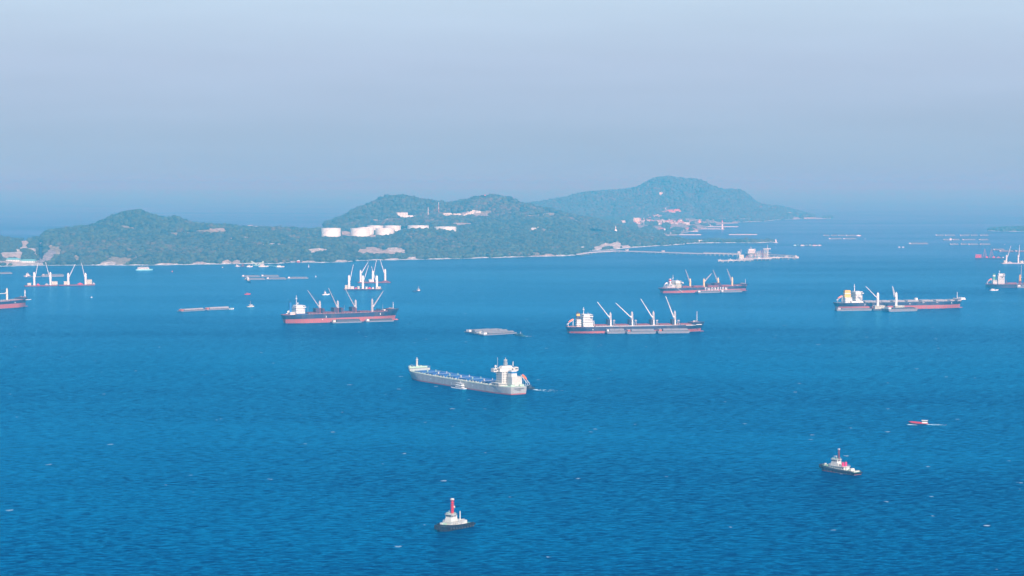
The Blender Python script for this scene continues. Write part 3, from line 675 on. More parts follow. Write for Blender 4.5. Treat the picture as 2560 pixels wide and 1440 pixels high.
# --- navy and red carrier with three stacked maroon covers (centre left)
fr = Frame((719, 809.1), (994, 801), 31); s1 = ship('bulk_carrier', 'navy ship riding high with tall red bottom, maroon deck boxes and blue funnel', fr)
L, B = fr.L, 31
zd = hull(s1, fr, 13.6, 14.2, 17.0, lambda u: 6.6 + 1.5 * u, NAVY, bowx=7, sternx=-4, fc=0.92, bulb=2.4)
X = lambda px, py=780: fr.x(px, py)
Z = lambda px, py, y=0: fr.xz(px, py, y)[1]
house(s1, X(735), X(757), -12, 12, 13.8, Z(745, 768), decks=4); bridge(s1, X(737), X(758.5), 31, Z(745, 768), Z(745, 763.5), inner=20)
house(s1, X(722), X(735), -8, 8, 13.8, Z(728, 780), 'engine_casing', WHITE); funnel(s1, X(722.5), X(728), 2.4, Z(728, 780), Z(726, 756.5), BLUEF)
MB().box(X(735), X(763), -13.5, 13.5, 13.9, 15.0).build('boat_deck', BLUEF, s1)
lifeboat(s1, X(722), 17, 0, -1, 6, 4, WHITE); mast(s1, X(741), Z(745, 763.5), Z(741, 738))
MB().lathe(X(746), 3, [(0.3, Z(745, 763)), (0.3, Z(745, 760)), (1.1, Z(745, 759)), (1.1, Z(745, 757.5)), (0.2, Z(745, 756.5))], 8).build('radar_dome', WHITE, s1)
hx = [(X(766), X(789)), (X(803), X(833)), (X(849), X(878)), (X(895), X(923)), (X(939), X(966))]
hatches(s1, hx, B, 14.6, MAROON, 2.0)
for cx, ty, tip in ((799.5, 753, (770, 727)), (844.5, 752.5, (822, 722)), (889, 750, (863, 722)), (930.5, 748, (957, 729))):
    crane(s1, X(cx), 14.3, Z(cx, ty), fr.xz(*tip), col=GREY, pcol=MAROON if cx < 900 else GREY, zp=Z(cx, 770 if cx < 900 else 781), w=2.1, base=Z(cx, 766))
for a, b_, t in ((786, 795, 771), (802, 808, 771), (831, 841, 769), (848.5, 855, 769), (876, 885, 767)):
    MB().box(X(a), X(b_), -8, 8, 15, Z(a, t)).build('upright_hatch_cover', DMAR, s1)
fo = MB()
for a in (942, 958): fo.box(X(a), X(a + 9), -9, 9, 16, 19.5, 3.5)
fo.build('folded_hatch_cover', DMAR, s1); MB().box(X(956), X(962), -7, 3, 16.3, 18.2).build('locker', WHITE, s1)
deck_gear(s1, [(X(766), X(960))], -13.6, 14.4, GREY, 3); mast(s1, X(983), 19, Z(983, 754.5), arms=False, w=0.55, name='foremast')
for px in (771, 862, 958): MB().bar((X(px), 4, 14), (X(px) + 1, 4, 27), 0.15).build('light_post', GREY, s1)
rail(s1, [(X(766), -15, 14.3), (X(900), -15, 14.3), (X(962), -15, 15.2)], col=MAROON); marks(s1, fr, [(X(808), 9.5, 1, 3), (X(943), 11.5, 1, 3), (X(799), 5.5, 1, 1.6)])
MB().prism([(0.3, -2), (3.5, -2), (4.5, 4), (1, 4)], -0.4, 0.4).build('rudder', REDB, s1)

# --- laden navy carrier with yellow banded funnel (centre right)
fr = Frame((1427, 834), (1756, 829.5), 31); s2 = ship('bulk_carrier', 'navy ship with four white cranes, yellow band on its funnel and three lighters alongside', fr); L = fr.L
zd = hull(s2, fr, 9.6, 9.8, 12.5, lambda u: 2.9 + 1.6 * u, NAVY, bowx=7, sternx=-3, fc=0.925, bulb=1.2)
house(s2, X(1454, 800), X(1477, 800), -12, 12, 9.9, Z(1465, 791), decks=6); bridge(s2, X(1456, 800), X(1478, 800), 31, Z(1465, 791), Z(1465, 786), inner=21)
house(s2, X(1440, 800), X(1451, 800), -6, 6, 9.9, Z(1445, 797.5), 'engine_casing', WHITE); funnel(s2, X(1440.5, 800), X(1449.5, 800), 2.8, Z(1445, 797.5), Z(1445, 780.5), NAVY, [(0.45, 0.78, YEL)])
MB().box(X(1454, 800), X(1480, 800), -15, 15, 9.9, 11.0).build('boat_deck', WHITE, s2)
lifeboat(s2, X(1427), 16, 0, -1, 8, 6); mast(s2, X(1459), Z(1465, 786), Z(1459, 767.5)); mast(s2, X(1470), Z(1470, 786), Z(1470, 780), arms=False, w=0.3, name='aerial')
rail(s2, [(X(1419, 815), -9, 9.8), (X(1436, 815), -14, 9.8)], col=WHITE)
hx = [(X(1484), X(1516)), (X(1537), X(1569)), (X(1591), X(1622)), (X(1645), X(1676)), (X(1698), X(1727))]
hatches(s2, hx, 31, 10.0, DECKR, 2.2)
for cx, ty, tip in ((1526, 782, (1495, 757)), (1580, 780, (1541, 759)), (1633.5, 779, (1603, 749)), (1687, 778, (1665, 743))):
    crane(s2, X(cx), 10, Z(cx, ty), fr.xz(*tip), col=GREY, pcol=WHITE, zp=Z(cx, 799), w=2.0, base=Z(cx, 793), jcol=WHITE)
    g = MB()
    for s_ in (-1.2, 1.2): g.bar((X(cx + 8) + s_ * 1.3, -3, 10), (X(cx + 8) + s_ * 0.5, -3, Z(cx, 800)), 0.45)
    g.box(X(cx + 8) - 1.6, X(cx + 8) + 1.6, -4, -2, Z(cx, 801.5), Z(cx, 799.5)); g.build('grab_frame', GREY, s2)
    MB().box(X(cx - 9), X(cx - 2.5), -6, 6, 11, Z(cx, 798)).build('upright_hatch_cover', NAVY, s2)
for px in (1480, 1731):
    g = MB(); g.bar((X(px), -5, 10), (X(px) + .6, -5, Z(px, 801)), 0.45); g.bar((X(px) + 2.5, -5, 10), (X(px) + 2, -5, Z(px, 801)), 0.45); g.build('cargo_post', WHITE, s2)
deck_gear(s2, [(X(1484), X(1730))], -13.4, 9.9, GREY, 5); MB().box(X(1484), X(1728), -15.3, -15.0, 9.7, 11.3).build('bulwark', GREY, s2)
mast(s2, X(1742.5), 14.5, Z(1742.5, 777.5), arms=False, w=0.5, name='foremast'); marks(s2, fr, [(X(1477), 5.5, 1, 1.6), (X(1741), 11.4, 9, 0.9)])

# --- lettered carrier (upper right of centre)
fr = Frame((1664, 733.4), (1873, 727.5), 30); s3 = ship('bulk_carrier', 'navy ship lettered in white along its side with four pale yellow cranes', fr); L = fr.L
zd = hull(s3, fr, 10.2, 10.4, 13.0, lambda u: 4.8 + 0.8 * u, NAVY, bowx=6, sternx=-3, fc=0.93, bulb=1.0)
house(s3, X(1684, 710), X(1697, 710), -11, 11, 10.5, Z(1690, 706), decks=5, col=OFFW); bridge(s3, X(1684, 710), X(1698, 710), 30, Z(1690, 706), Z(1690, 702), inner=18, col=WHITE)
house(s3, X(1674, 710), X(1684, 710), -8, 8, 10.5, Z(1680, 711), 'engine_casing'); funnel(s3, X(1672.5, 710), X(1677, 710), 2.6, 10.5, Z(1675, 697), WHITE, [(0.5, 0.62, RED), (0.75, 0.92, RED)])
MB().box(X(1662, 715), X(1674, 715), -9, 9, 10.5, 14.5, 2).build('poop_house', GREY, s3); lifeboat(s3, X(1665), 18, 0, -1, 6, 4, WHITE)
mast(s3, X(1682), Z(1690, 711), Z(1682, 687.5)); mast(s3, X(1692.5), Z(1690, 702), Z(1692.5, 697), arms=False, w=0.3, name='aerial')
for px, py in ((1699, 706.5), (1667.5, 707)): MB().lathe(X(px), -13, [(0.4, Z(px, py + 3)), (1.5, Z(px, py + 1)), (1.5, Z(px, py - 1)), (0.4, Z(px, py - 2))], 8).build('radar_dome', WHITE, s3)
hx = [(X(1701), X(1721)), (X(1729), X(1754)), (X(1764), X(1790)), (X(1800), X(1824)), (X(1836), X(1860))]
hatches(s3, hx, 30, 11.0, DECKR, 2.4)
for cx, ty, tip in ((1725, 697, (1714, 675.5)), (1759.5, 697, (1778.6, 684)), (1795, 694.5, (1783, 676)), (1830, 693.5, (1818, 673.5))):
    crane(s3, X(cx), 10.8, Z(cx, ty), fr.xz(*tip), col=CRYEL, zp=Z(cx, 706), w=2.0, base=Z(cx, 703), jcol=GREY, gap=2.1)
for a, b_, t in ((1763, 1772, 709), (1781, 1797, 707)): MB().box(X(a), X(b_), -8, 8, 12, Z(a, t)).build('upright_hatch_cover', DMAR, s3)
MB().box(X(1835), X(1838), -10, -7, 11, Z(1835, 713)).build('locker', WHITE, s3)
gw = MB(); gw.bar((X(1684, 722), -15.6, 10), (X(1697, 732), -17, 0.8), 0.35); gw.build('gangway', WHITE, s3)
mast(s3, X(1863), 15, Z(1863, 697), arms=False, w=0.45, name='foremast'); deck_gear(s3, [(X(1701), X(1860))], -13, 10.5, MAROON, 7)
fc_ = bpy.data.curves.new('lettering', 'FONT'); fc_.body = 'THORESEN'; fc_.size = 8.4; fc_.extrude = 0.02; fc_.space_character = 1.7; fc_.offset = 0.22; fc_.align_x = 'CENTER'
to = bpy.data.objects.new('t', fc_); COL.objects.link(to); bpy.context.view_layer.update()
tm = bpy.data.meshes.new_from_object(to.evaluated_get(bpy.context.evaluated_depsgraph_get())); bpy.data.objects.remove(to)
xs_ = [v.co.x for v in tm.vertices]; sc = (X(1808.5, 723) - X(1752.5, 723)) / (max(xs_) - min(xs_))
for v in tm.vertices: v.co = Vector((v.co.x * sc, -v.co.z, v.co.y))
tm.materials.clear(); tm.materials.append(WHITE); lo = bpy.data.objects.new('lettering', tm); COL.objects.link(lo); lo.parent = s3; lo.location = (X(1780.5, 723), -15.12, Z(1780, 725.6, -15))

# --- long panamax with yellow funnel (right)
fr = Frame((2102, 775), (2408, 770), 32.2); s4 = ship('bulk_carrier', 'long craneless navy ship with a big yellow funnel and pale hatch covers', fr); L = fr.L
zd = hull(s4, fr, 12.6, 12.2, 13.5, lambda u: 5.9 + 0.6 * u, NAVY, bowx=6, sternx=-4, fc=0.94, deckcol=MGREY, bulb=1.5)
house(s4, X(2133, 740), X(2149, 740), -12, 12, 12.5, Z(2140, 733), decks=6); bridge(s4, X(2134, 740), X(2151, 740), 32, Z(2140, 733), Z(2140, 728.5), inner=20)
house(s4, X(2109, 750), X(2126, 750), -8, 8, 12.5, Z(2117, 743), 'engine_casing'); funnel(s4, X(2109.5, 740), X(2125, 740), 4.2, Z(2117, 743), Z(2117, 725.5), YEL, [(0.50, 0.60, WHITE)])
MB().box(X(2122, 750), X(2152, 750), -13, 13, 12.6, 15.5).build('boat_deck', WHITE, s4)
lifeboat(s4, X(2100, 750), 20, 0, -1, 9, 6); mast(s4, X(2136, 730), Z(2136, 728.5), Z(2134, 709.5), w=0.7); 
hx = [(X(2156 + k * 35.5 + (0)), X(2156 + k * 35.5 + 28)) for k in range(7)]
hatches(s4, hx, 32, 12.9, GREY, 2.3, w=0.68); deck_gear(s4, [(X(2155), X(2390))], -14.5, 12.3, MGREY, 9)
MB().box(X(2287), X(2292), -3, 3, 15, 19).build('locker', WHITE, s4); MB().box(X(2397, 748), X(2409, 748), -9, 9, 15, 18.5, 1.5).build('bow_bulwark', WHITE, s4)
mast(s4, X(2392.5), 15, Z(2392.5, 730), arms=False, w=0.7, name='foremast'); marks(s4, fr, [(X(2153), 9, 1, 3), (X(2265), 9.5, 1, 2.5), (X(2369), 10, 1, 2.5), (X(2299), 11, 4, 0.6), (X(2333), 11, 4, 0.6)])
rail(s4, [(X(2155), -15.8, 12.3), (X(2390), -15.8, 13.2)])

# --- bow of a carrier cut by the left edge
fr = Frame((-106, 779), (77, 766.5), 30); s5 = ship('bulk_carrier', 'navy ship with red bottom cut off by the left edge, only its bow in view', fr); L = fr.L
zd = hull(s5, fr, 12, 12.3, 15.5, lambda u: 7.2 + 0.6 * u, NAVY, bowx=5, sternx=-3, fc=0.92, bulb=1.5)
hatches(s5, [(L * f, L * (f + 0.13)) for f in (0.2, 0.36, 0.53, 0.70)] + [(L * 0.86, L * 0.915)], 30, 12.6, ROOFG, 1.8)
house(s5, L * 0.05, L * 0.15, -12, 12, 12.4, 30)
crane(s5, X(18), 12.6, Z(18, 721.5), (X(-30), Z(0, 734)), col=OFFW, w=1.9, base=Z(18, 733)); crane(s5, L * 0.35, 12.6, 34, (L * 0.2, 27), col=OFFW, w=1.9)
mast(s5, X(63), 17, Z(63, 724), arms=True, w=1.0, name='foremast'); deck_gear(s5, [(L * 0.3, L * 0.9)], -13, 12.5, GREY, 11)
marks(s5, fr, [(X(24), 9.6, 1.6, 2), (X(57), 13.4, 14, 1.0)])

# --- carrier with green funnel cut by the right edge
fr = Frame((2469, 718), (2700, 719.5), 31); s6 = ship('bulk_carrier', 'navy ship with green funnel and orange lifeboat cut off by the right edge', fr); L = fr.L
zd = hull(s6, fr, 6.5, 6.8, 9.0, lambda u: 0.3, NAVY, bowx=6, sternx=-3, fc=0.92)
house(s6, X(2493), X(2509), -12, 12, 7, Z(2500, 688), decks=7); bridge(s6, X(2495), X(2510), 31, Z(2500, 688), Z(2500, 684.5), inner=20)
house(s6, X(2480.5), X(2492), -9, 9, 7, Z(2486, 699.5), 'engine_casing'); funnel(s6, X(2481), X(2487.5), 2.8, Z(2486, 699.5), Z(2486, 684.5), GREEN, [(0.58, 0.78, WHITE)])
lifeboat(s6, X(2473.5), 13, 0, -1, 9, 7); mast(s6, X(2497.5), Z(2500, 685), Z(2497, 676)); 
mk = MB(); yw = fr.near * 12.0
mk.box(X(2497), X(2507.5), yw - .12 if yw < 0 else yw, yw if yw < 0 else yw + .12, Z(2500, 690.5), Z(2500, 689)); mk.box(X(2501), X(2505), yw - .12 if yw < 0 else yw, yw if yw < 0 else yw + .12, Z(2500, 694.5), Z(2500, 692)); mk.build('house_marking', DGREY, s6)
crane(s6, X(2549), 8, Z(2549, 687), (X(2549) + 3, Z(2549, 664)), col=YEL, pcol=MAROON, zp=Z(2549, 702), w=2.2, base=Z(2549, 694), jcol=GREY, gap=2.6)
for a in (2513, 2515.5, 2545, 2553): MB().bar((X(a), -3, 7), (X(a) + (1 if a in (2513, 2545) else -1), -3, Z(a, 700)), 0.5).build('cargo_post', MAROON, s6)
hatches(s6, [(X(2517), X(2541)), (X(2557), X(2590)), (X(2605), X(2640))], 31, 7, DECKR, 2.6); rail(s6, [(X(2512), -15.3, 6.8), (L * 0.9, -15.3, 7.2)])

# --- the big grey carrier in the foreground
fr = Frame((1265.5, 988.3), (1003.0, 945.5), 31); s7 = ship('bulk_carrier', 'large pale grey ship with bright blue hatch covers and white superstructure', fr); L = fr.L
zd = hull(s7, fr, 8.4, 8.0, 10.6, lambda u: 1.25, SHIPG, REDB, bowx=4, sternx=-1.5, fc=0.925, deckcol=PGREEN, tr=0.64, ws=0.60)
print('S7 L', L, 'near', fr.near)
hx = [(L * (0.165 + k * 0.108), L * (0.165 + k * 0.108 + 0.082)) for k in range(7)]
hatches(s7, hx, 32.2, 8.3, BLUEH, 2.2, w=0.70, coam=BLUEH)
ny = fr.near
for k, (a, b_) in enumerate(hx):
    g = MB(); g.box(a - 4.0, a - 1.4, -9, 9, 8.3, 10.2); g.lathe(a - 2.6, 6, [(0.5, 10.2), (0.5, 11.6), (0.9, 11.7), (0.9, 12.4), (0.1, 12.5)], 8); g.bar((a - 2.6, -5, 10), (a - 2.6, -5, 12.6), 0.4, n=6)
    g.build('deck_locker', WHITE2 if k % 2 else PGREEN, s7)
deck_gear(s7, [(L * 0.16, L * 0.915)], ny * 13.6, 8.2, WHITE2, 13); deck_gear(s7, [(L * 0.16, L * 0.915)], ny * 11.8, 8.2, OFFW, 14); deck_gear(s7, [(L * 0.16, L * 0.915)], -ny * 13.2, 8.2, GREY, 15)
rail(s7, [(L * 0.02, ny * 15.0, 8.3), (L * 0.05, ny * 15.8, 8.2), (L * 0.60, ny * 15.8, 8.0), (L * 0.90, ny * 14.8, 9.6)], 1.3, WHITE2, 3.5)
rail(s7, [(L * 0.05, -ny * 15.8, 8.2), (L * 0.60, -ny * 15.8, 8.0), (L * 0.88, -ny * 15.4, 9.0)], 1.3, WHITE2, 5)
rail(s7, [(-1.2, -12.2, 8.4), (-1.2, 12.2, 8.4)], 1.3, WHITE2, 2)
# aft: casing, accommodation tower, bridge with both wings
house(s7, L * 0.030, L * 0.072, -9.5, 3.5, 8.5, 18.5, 'engine_casing', WHITE2, decks=4, wrows=False)
funnel(s7, L * 0.034, L * 0.066, 3.6, 18.5, 25.5, WHITE2, [(0.55, 0.8, BLUEF)])
house(s7, L * 0.078, L * 0.128, -9.5, 9.5, 8.5, 23.6, 'accommodation', WHITE2, decks=6, single=True)
house(s7, L * 0.070, L * 0.135, -14.5, 14.5, 8.5, 11.3, 'upper_deck_house', WHITE2, decks=1)
bg_ = bridge(s7, L * 0.092, L * 0.132, 31, 23.6, 27.0, wingx=(L * 0.108, L * 0.130), inner=20, col=WHITE2)
for s_ in (-1, 1):
    MB().box(L * 0.106, L * 0.131, min(s_ * 11.5, s_ * 16), max(s_ * 11.5, s_ * 16), 23.2, 27.2).build('bridge_wing', WHITE2, bg_)
    MB().box(L * 0.1055, L * 0.1059, s_ * 13.7 - 1.6, s_ * 13.7 + 1.6, 24.8, 26.0).build('wing_windows', GLASS, bg_)
MB().box(L * 0.095, L * 0.125, -7, 7, 27.2, 29.4, 1.0, 1.0).build('compass_deck', WHITE2, s7)
m = MB(); x = L * 0.112
for s_ in (-1.1, 1.1):
    for t_ in (-1.0, 1.0): m.bar((x + t_, s_, 29.2), (x + t_ * 0.6, s_ * 0.6, 36.5), 0.28)
for k in range(5): m.box(x - 1.9 + k * 0.12, x + 1.9 - k * 0.12, -2.0 + k * 0.15, 2.0 - k * 0.15, 30.2 + k * 1.4, 30.5 + k * 1.4)
m.bar((x, 0, 36), (x, 0, 38.5), 0.2); m.box(x - 0.3, x + 0.3, -2.4, 2.4, 35.0, 35.3); m.build('radar_mast', WHITE2, s7)
MB().bar((L * 0.12, ny * 9, 27), (L * 0.12, ny * 9, 39), 0.14).build('aerial', WHITE2, s7)
MB().lathe(L * 0.118, ny * 12, [(0.5, 27.2), (0.6, 28.2), (1.3, 28.8), (1.3, 29.8), (0.3, 30.6)], 10).build('radar_dome', WHITE2, s7)
MB().bar((L * 0.10, -8, 29), (L * 0.098, -8, 34), 0.6, 0.4, 8).build('satellite_dome', WHITE2, s7)
g = MB()
for xx in (0.072, 0.088, 0.10, 0.12, 0.135): g.bar((L * xx, ny * 15.0, 8.3), (L * xx, ny * 15.0, 11.4), 0.22)
g.box(L * 0.07, L * 0.137, ny * 14.6 - .8, ny * 14.6 + .8, 11.4, 11.7); g.build('covered_walkway', WHITE2, s7)
g = MB()
for k in range(5): g.bar((L * 0.070, -6 + (k % 2) * 8, 11.5 + k * 3), (L * 0.070, 2 - (k % 2) * 8, 14.5 + k * 3), 0.35)
g.build('outside_stair', GREY, s7)
MB().box(L * 0.008, L * 0.022, -9, -4, 8.5, 10.4, 0.3).build('mooring_winch', PGREEN, s7); MB().box(L * 0.008, L * 0.022, 3, 8, 8.5, 10.4, 0.3).build('mooring_winch', PGREEN, s7)
lifeboat(s7, L * 0.012, 15.5, -10, -1, 9, 6.0)
MB().lathe(L * 0.955, 0, [(1.2, 10.5), (1.1, 18), (0.9, 21.5), (1.6, 21.8), (1.6, 22.4), (0.5, 22.6), (0.4, 24.5)], 10).build('foremast', WHITE2, s7)
m = MB()
for yy in (-7, -3, 4, 8): m.lathe(L * 0.965, yy, [(0.9, 12.8), (1.3, 13.2), (1.3, 14.4), (0.7, 14.8)], 8)
m.box(L * 0.94, L * 0.948, -12, 12, 12.6, 14.2); m.build('anchor_winch', PGREEN, s7)
rail(s7, [(L * 0.925, ny * 14, 13), (L * 0.975, ny * 9, 13.3), (L * 1.015, 0, 13.5), (L * 0.975, -ny * 9, 13.3), (L * 0.925, -ny * 14, 13)], 1.2, WHITE2, 3)
nm = MB(); r_ = random.Random(4); yy = -6.5
while yy < 5.5: w_ = r_.uniform(0.35, 0.7); nm.box(-1.72, -1.62, yy, yy + w_, 6.1, 6.8); yy += w_ + 0.25
nm.build('name_marking', DGREY, s7); nm = MB(); yy = -2.6
while yy < 2: w_ = r_.uniform(0.3, 0.6); nm.box(-1.60, -1.50, yy, yy + w_, 4.7, 5.2); yy += w_ + 0.25
nm.build('name_marking', DGREY, s7); marks(s7, fr, [(L * 0.3, 5, 1, 1.4), (L * 0.7, 5, 1, 1.4), (L * 0.5, 3.5, .8, 2.2)])

# ------------------------------------------------------------ barges, crane barges, tugs and boats
ORD = ['first', 'second', 'third', 'fourth', 'fifth', 'sixth', 'seventh', 'eighth', 'ninth', 'tenth', 'eleventh', 'twelfth', 'thirteenth', 'fourteenth', 'fifteenth', 'sixteenth', 'seventeenth', 'eighteenth', 'nineteenth', 'twentieth', 'twenty-first', 'twenty-second', 'twenty-third', 'twenty-fourth', 'twenty-fifth']
BG = 'barges moored in the bay'
def barge(label, p0, p1, beam=13, free=1.6, cover=2.4, cab=0, cabcol=WHITE, col=MGREY, ccol=CARGO, segs=3, group=BG):
    """lighter: raked hull, ridged cargo covers in bays, small deckhouse at one end"""
    fr = Frame(p0, p1, beam); t = thing('barge', label, 'barge', fr.O, fr.rz, group); L = fr.L; b = beam / 2
    MB().prism([(2.5, -1), (L - 2.5, -1), (L, free * 0.5), (L, free + .5), (L - 3, free), (3, free), (0, free + .5), (0, free * 0.5)], -b, b).build('hull', col, t)
    a, c = (0.17 * L, 0.95 * L) if cab == 0 else (0.05 * L, 0.83 * L)
    MB().box(a - .6, c + .6, -b + 1.2, b - 1.2, free, free + 0.9).build('coaming', DGREY, t)
    if cover:
        for k in range(segs):
            x0 = a + (c - a) * k / segs + .2; x1 = a + (c - a) * (k + 1) / segs - .2; w = b - 1.3
            m = MB(); z = free + 0.9
            prof = [(-w, 0), (-w * .7, cover * .55), (-w * .3, cover * .9), (0, cover), (w * .3, cover * .9), (w * .7, cover * .55), (w, 0)]
            vs = [(x0, y, z + h) for y, h in prof] + [(x1, y, z + h) for y, h in prof]; n_ = len(prof)
            m.add(vs, [(i, i + 1, n_ + i + 1, n_ + i) for i in range(n_ - 1)] + [tuple(range(n_)), tuple(range(2 * n_ - 1, n_ - 1, -1)), (0, n_, 2 * n_ - 1, n_ - 1)])
            m.build('cargo_cover', ccol, t)
    cx = 0.09 * L if cab == 0 else 0.91 * L
    o = MB().box(cx - L * .045, cx + L * .045, -b * .6, b * .6, free, free + 2.8).build('cabin', cabcol, t)
    MB().box(cx - L * .045 - .4, cx + L * .045 + .4, -b * .6 - .4, b * .6 + .4, free + 2.8, free + 3.05).build('roof', GREY, o)
    return t
def row(desc, y, xs, beam=12, adj='grey', **k):
    for i, (a, b_) in enumerate(xs):
        kw = dict(k)
        y_ = y[i] if isinstance(y, (list, tuple)) else y
        barge(f'{ORD[i]} {adj} barge from the left in {desc}', (a, y_), (b_, y_ - 0.2), beam, **kw)
def pontoon(name, label, p0, p1, beam, free=2.2, col=DGREY, group='crane barges', deck=MAROON):
    fr = Frame(p0, p1, beam); t = thing(name, label, 'crane barge', fr.O, fr.rz, group); b = beam / 2; L = fr.L
    MB().prism([(2, -1), (L - 2, -1), (L, free * .6), (L, free), (0, free), (0, free * .6)], -b, b).build('pontoon', col, t)
    MB().box(1, L - 1, -b + 1, b - 1, free, free + 0.25).build('deck', deck, t)
    g = MB()
    for x in (3, L - 3):
        for y in (-b + 2, b - 2): g.lathe(x, y, [(0.5, free + .2), (0.5, free + 1.3), (0.8, free + 1.4), (0.8, free + 1.7)], 6)
    for k, x in enumerate((3, L - 3)): pass
    return t, fr, free
def cabin_block(t, fr, x0, x1, z0, ztop, y0=-6, y1=4, col=OFFW, name='cabin'):
    return house(t, fr.x(x0), fr.x(x1), y0, y1, z0, ztop, name, col, decks=max(1, int((ztop - z0) / 2.7)))
def machinery(t, fr, x0, x1, z, col=MAROON, seed=0, name='deck_machinery'):
    r = random.Random(seed); a, b_ = fr.x(x0), fr.x(x1); m = MB(); m.box(a, b_, -3, 2, z, z + 1.2)
    m.box(a + (b_ - a) * .2, b_ - (b_ - a) * .25, -2.5, 1.5, z + 1.2, z + 3.0, 0.6); m.bar((a, 0, z + 1), ((a + b_) / 2, 0, z + 4.2), 0.4); m.bar((b_, 0, z + 1), ((a + b_) / 2, 0, z + 4.2), 0.4)
    m.build(name, col, t)

# lighters alongside the ships
barge('dark low lighter near the middle of the tall red bottomed ship', (831, 808.2), (905, 806), 12, 1.8, 3.2, ccol=DGREY, cabcol=OFFW)
barge('dark low lighter by the bow of the tall red bottomed ship', (915, 805.4), (985, 803.4), 12, 1.8, 2.2, ccol=DGREY)
for i, (a, b_) in enumerate(((1517, 834.2), (1567, 834.9), (1645, 833.8))):
    e = ((1564, 833.6), (1640, 834.2), (1725, 832.6))[i]
    barge(f'lighter with orange cabin, {ORD[i]} from the stern beside the yellow banded ship', (a, b_), e, 14, 3.4, 2.8, cabcol=(WHITE, TILE, TILE)[i], ccol=MGREY)
barge('low lighter beneath the white lettering of the ship', (1745, 733.0), (1801, 731.5), 12, 2.2, 1.8, ccol=MGREY)
barge('low lighter forward of the white lettering of the ship', (1803, 731.4), (1856, 730.0), 12, 2.2, 1.8, ccol=MGREY)
barge('flat lighter by the stern of the yellow funnelled ship', (2092, 777.6), (2180, 776.3), 13, 2.6, 1.2, cabcol=GREY, ccol=MGREY)
barge('broad lighter with flat grey covers, in front of the yellow funnelled ship', (2222, 779.6), (2294, 777.6), 24, 4.6, 1.2, segs=3, col=MGREY, ccol=DGREY, cabcol=WHITE)
barge('grey lighter cut by the right edge beside the green funnelled ship', (2542, 719.8), (2620, 719.8), 14, 3.2, 2.2)
# floating cranes working the yellow funnelled ship
for cx, ytop, tip, a, b_, lab in ((2195, 732, (2165.7, 717), 2183, 2214, 'floating crane with white solid jib beside the yellow funnelled ship'), (2241, 731.5, (2231.5, 717), 2234, 2262, 'floating crane with open twin jib beside the yellow funnelled ship')):
    t, fr, z = pontoon('crane_barge', lab, (a, 776.4), (b_, 775.9), 13, 3.0, DGREY)
    cabin_block(t, fr, a + 2, b_ - 4, z, z + 5.6); x = fr.x(cx)
    crane(t, x, z, fr.xz(cx, ytop)[1], fr.xz(*tip), col=WHITE, zp=fr.xz(cx, 749)[1], w=2.3, base=fr.xz(cx, 744)[1], gap=0.9 if cx < 2200 else 3.4)
    machinery(t, fr, b_ - 8, b_ - 2, z, DGREY, 2)
# crane barges at the left
for lab, p0, p1, cr, cb, mc in (
    ('left crane barge below the green roofs, with two white cranes', (62, 716.5), (145, 715), ((85.5, 681, (95, 658)), (126, 681, (114, 657))), ((69, 78, 708), (130, 144, 703.5)), ((91, 99), (112, 121))),
    ('right crane barge of the left pair, with a red hoist between its cranes', (147, 714.9), (238, 713.4), ((170.5, 683, (187, 662)), (214, 683, (204, 659))), ((160, 174, 703.5), (218, 230, 699)), ((193, 207), (231, 237)))):
    t, fr, z = pontoon('crane_barge', lab, p0, p1, 18, 2.0, MAROON)
    for cx, ty, tip in cr:
        crane(t, fr.x(cx), z, fr.xz(cx, ty)[1], fr.xz(*tip), col=WHITE, zp=fr.xz(cx, 697)[1], w=2.4, base=fr.xz(cx, 692)[1], gap=1.4)
    for a, b_, ty in cb: cabin_block(t, fr, a, b_, z, fr.xz(a, ty)[1], 2, 8)
    for k, (a, b_) in enumerate(mc): machinery(t, fr, a, b_, z, RED if k == 0 else GREY, k)
# centre crane barges
t, fr, z = pontoon('crane_barge', 'navy crane barge with three white cranes, the nearer of the centre pair', (858, 725.8), (955, 725.6), 22, 2.6, NAVY)
for cx, ty, tip in ((872.6, 688.6, (883, 663)), (907, 689, (921, 665)), (942, 689, (929, 668))):
    crane(t, fr.x(cx), z, fr.xz(cx, ty)[1], fr.xz(*tip), col=WHITE, zp=fr.xz(cx, 706)[1], w=2.5, base=fr.xz(cx, 700)[1], gap=1.5)
cabin_block(t, fr, 863, 869, z, fr.xz(865, 713)[1]); cabin_block(t, fr, 876, 885, z, fr.xz(880, 716)[1], col=WHITE); cabin_block(t, fr, 944, 952, z, fr.xz(945, 716.5)[1]); cabin_block(t, fr, 894, 899, z, fr.xz(895, 716)[1]); cabin_block(t, fr, 914, 919, z, fr.xz(915, 717)[1], col=WHITE)
machinery(t, fr, 887, 893, z, RED, 1); machinery(t, fr, 920, 928, z, RED, 2); machinery(t, fr, 930, 935, z, WHITE, 3)
t, fr, z = pontoon('crane_barge', 'maroon crane barge with three tall white cranes, the farther of the centre pair', (895, 708), (977, 707.2), 20, 2.2, MAROON)
for cx, ty, tip in ((901.5, 676, (920.5, 654.6)), (932, 677, (940.7, 652)), (963, 673, (951, 651))):
    crane(t, fr.x(cx), z, fr.xz(cx, ty)[1], fr.xz(*tip), col=WHITE, zp=fr.xz(cx, 690)[1], w=2.3, base=fr.xz(cx, 683)[1], gap=2.2)
cabin_block(t, fr, 922, 931, z, fr.xz(925, 698)[1], col=WHITE); machinery(t, fr, 955, 972, z, MAROON, 3); machinery(t, fr, 906, 920, z, DGREY, 4)
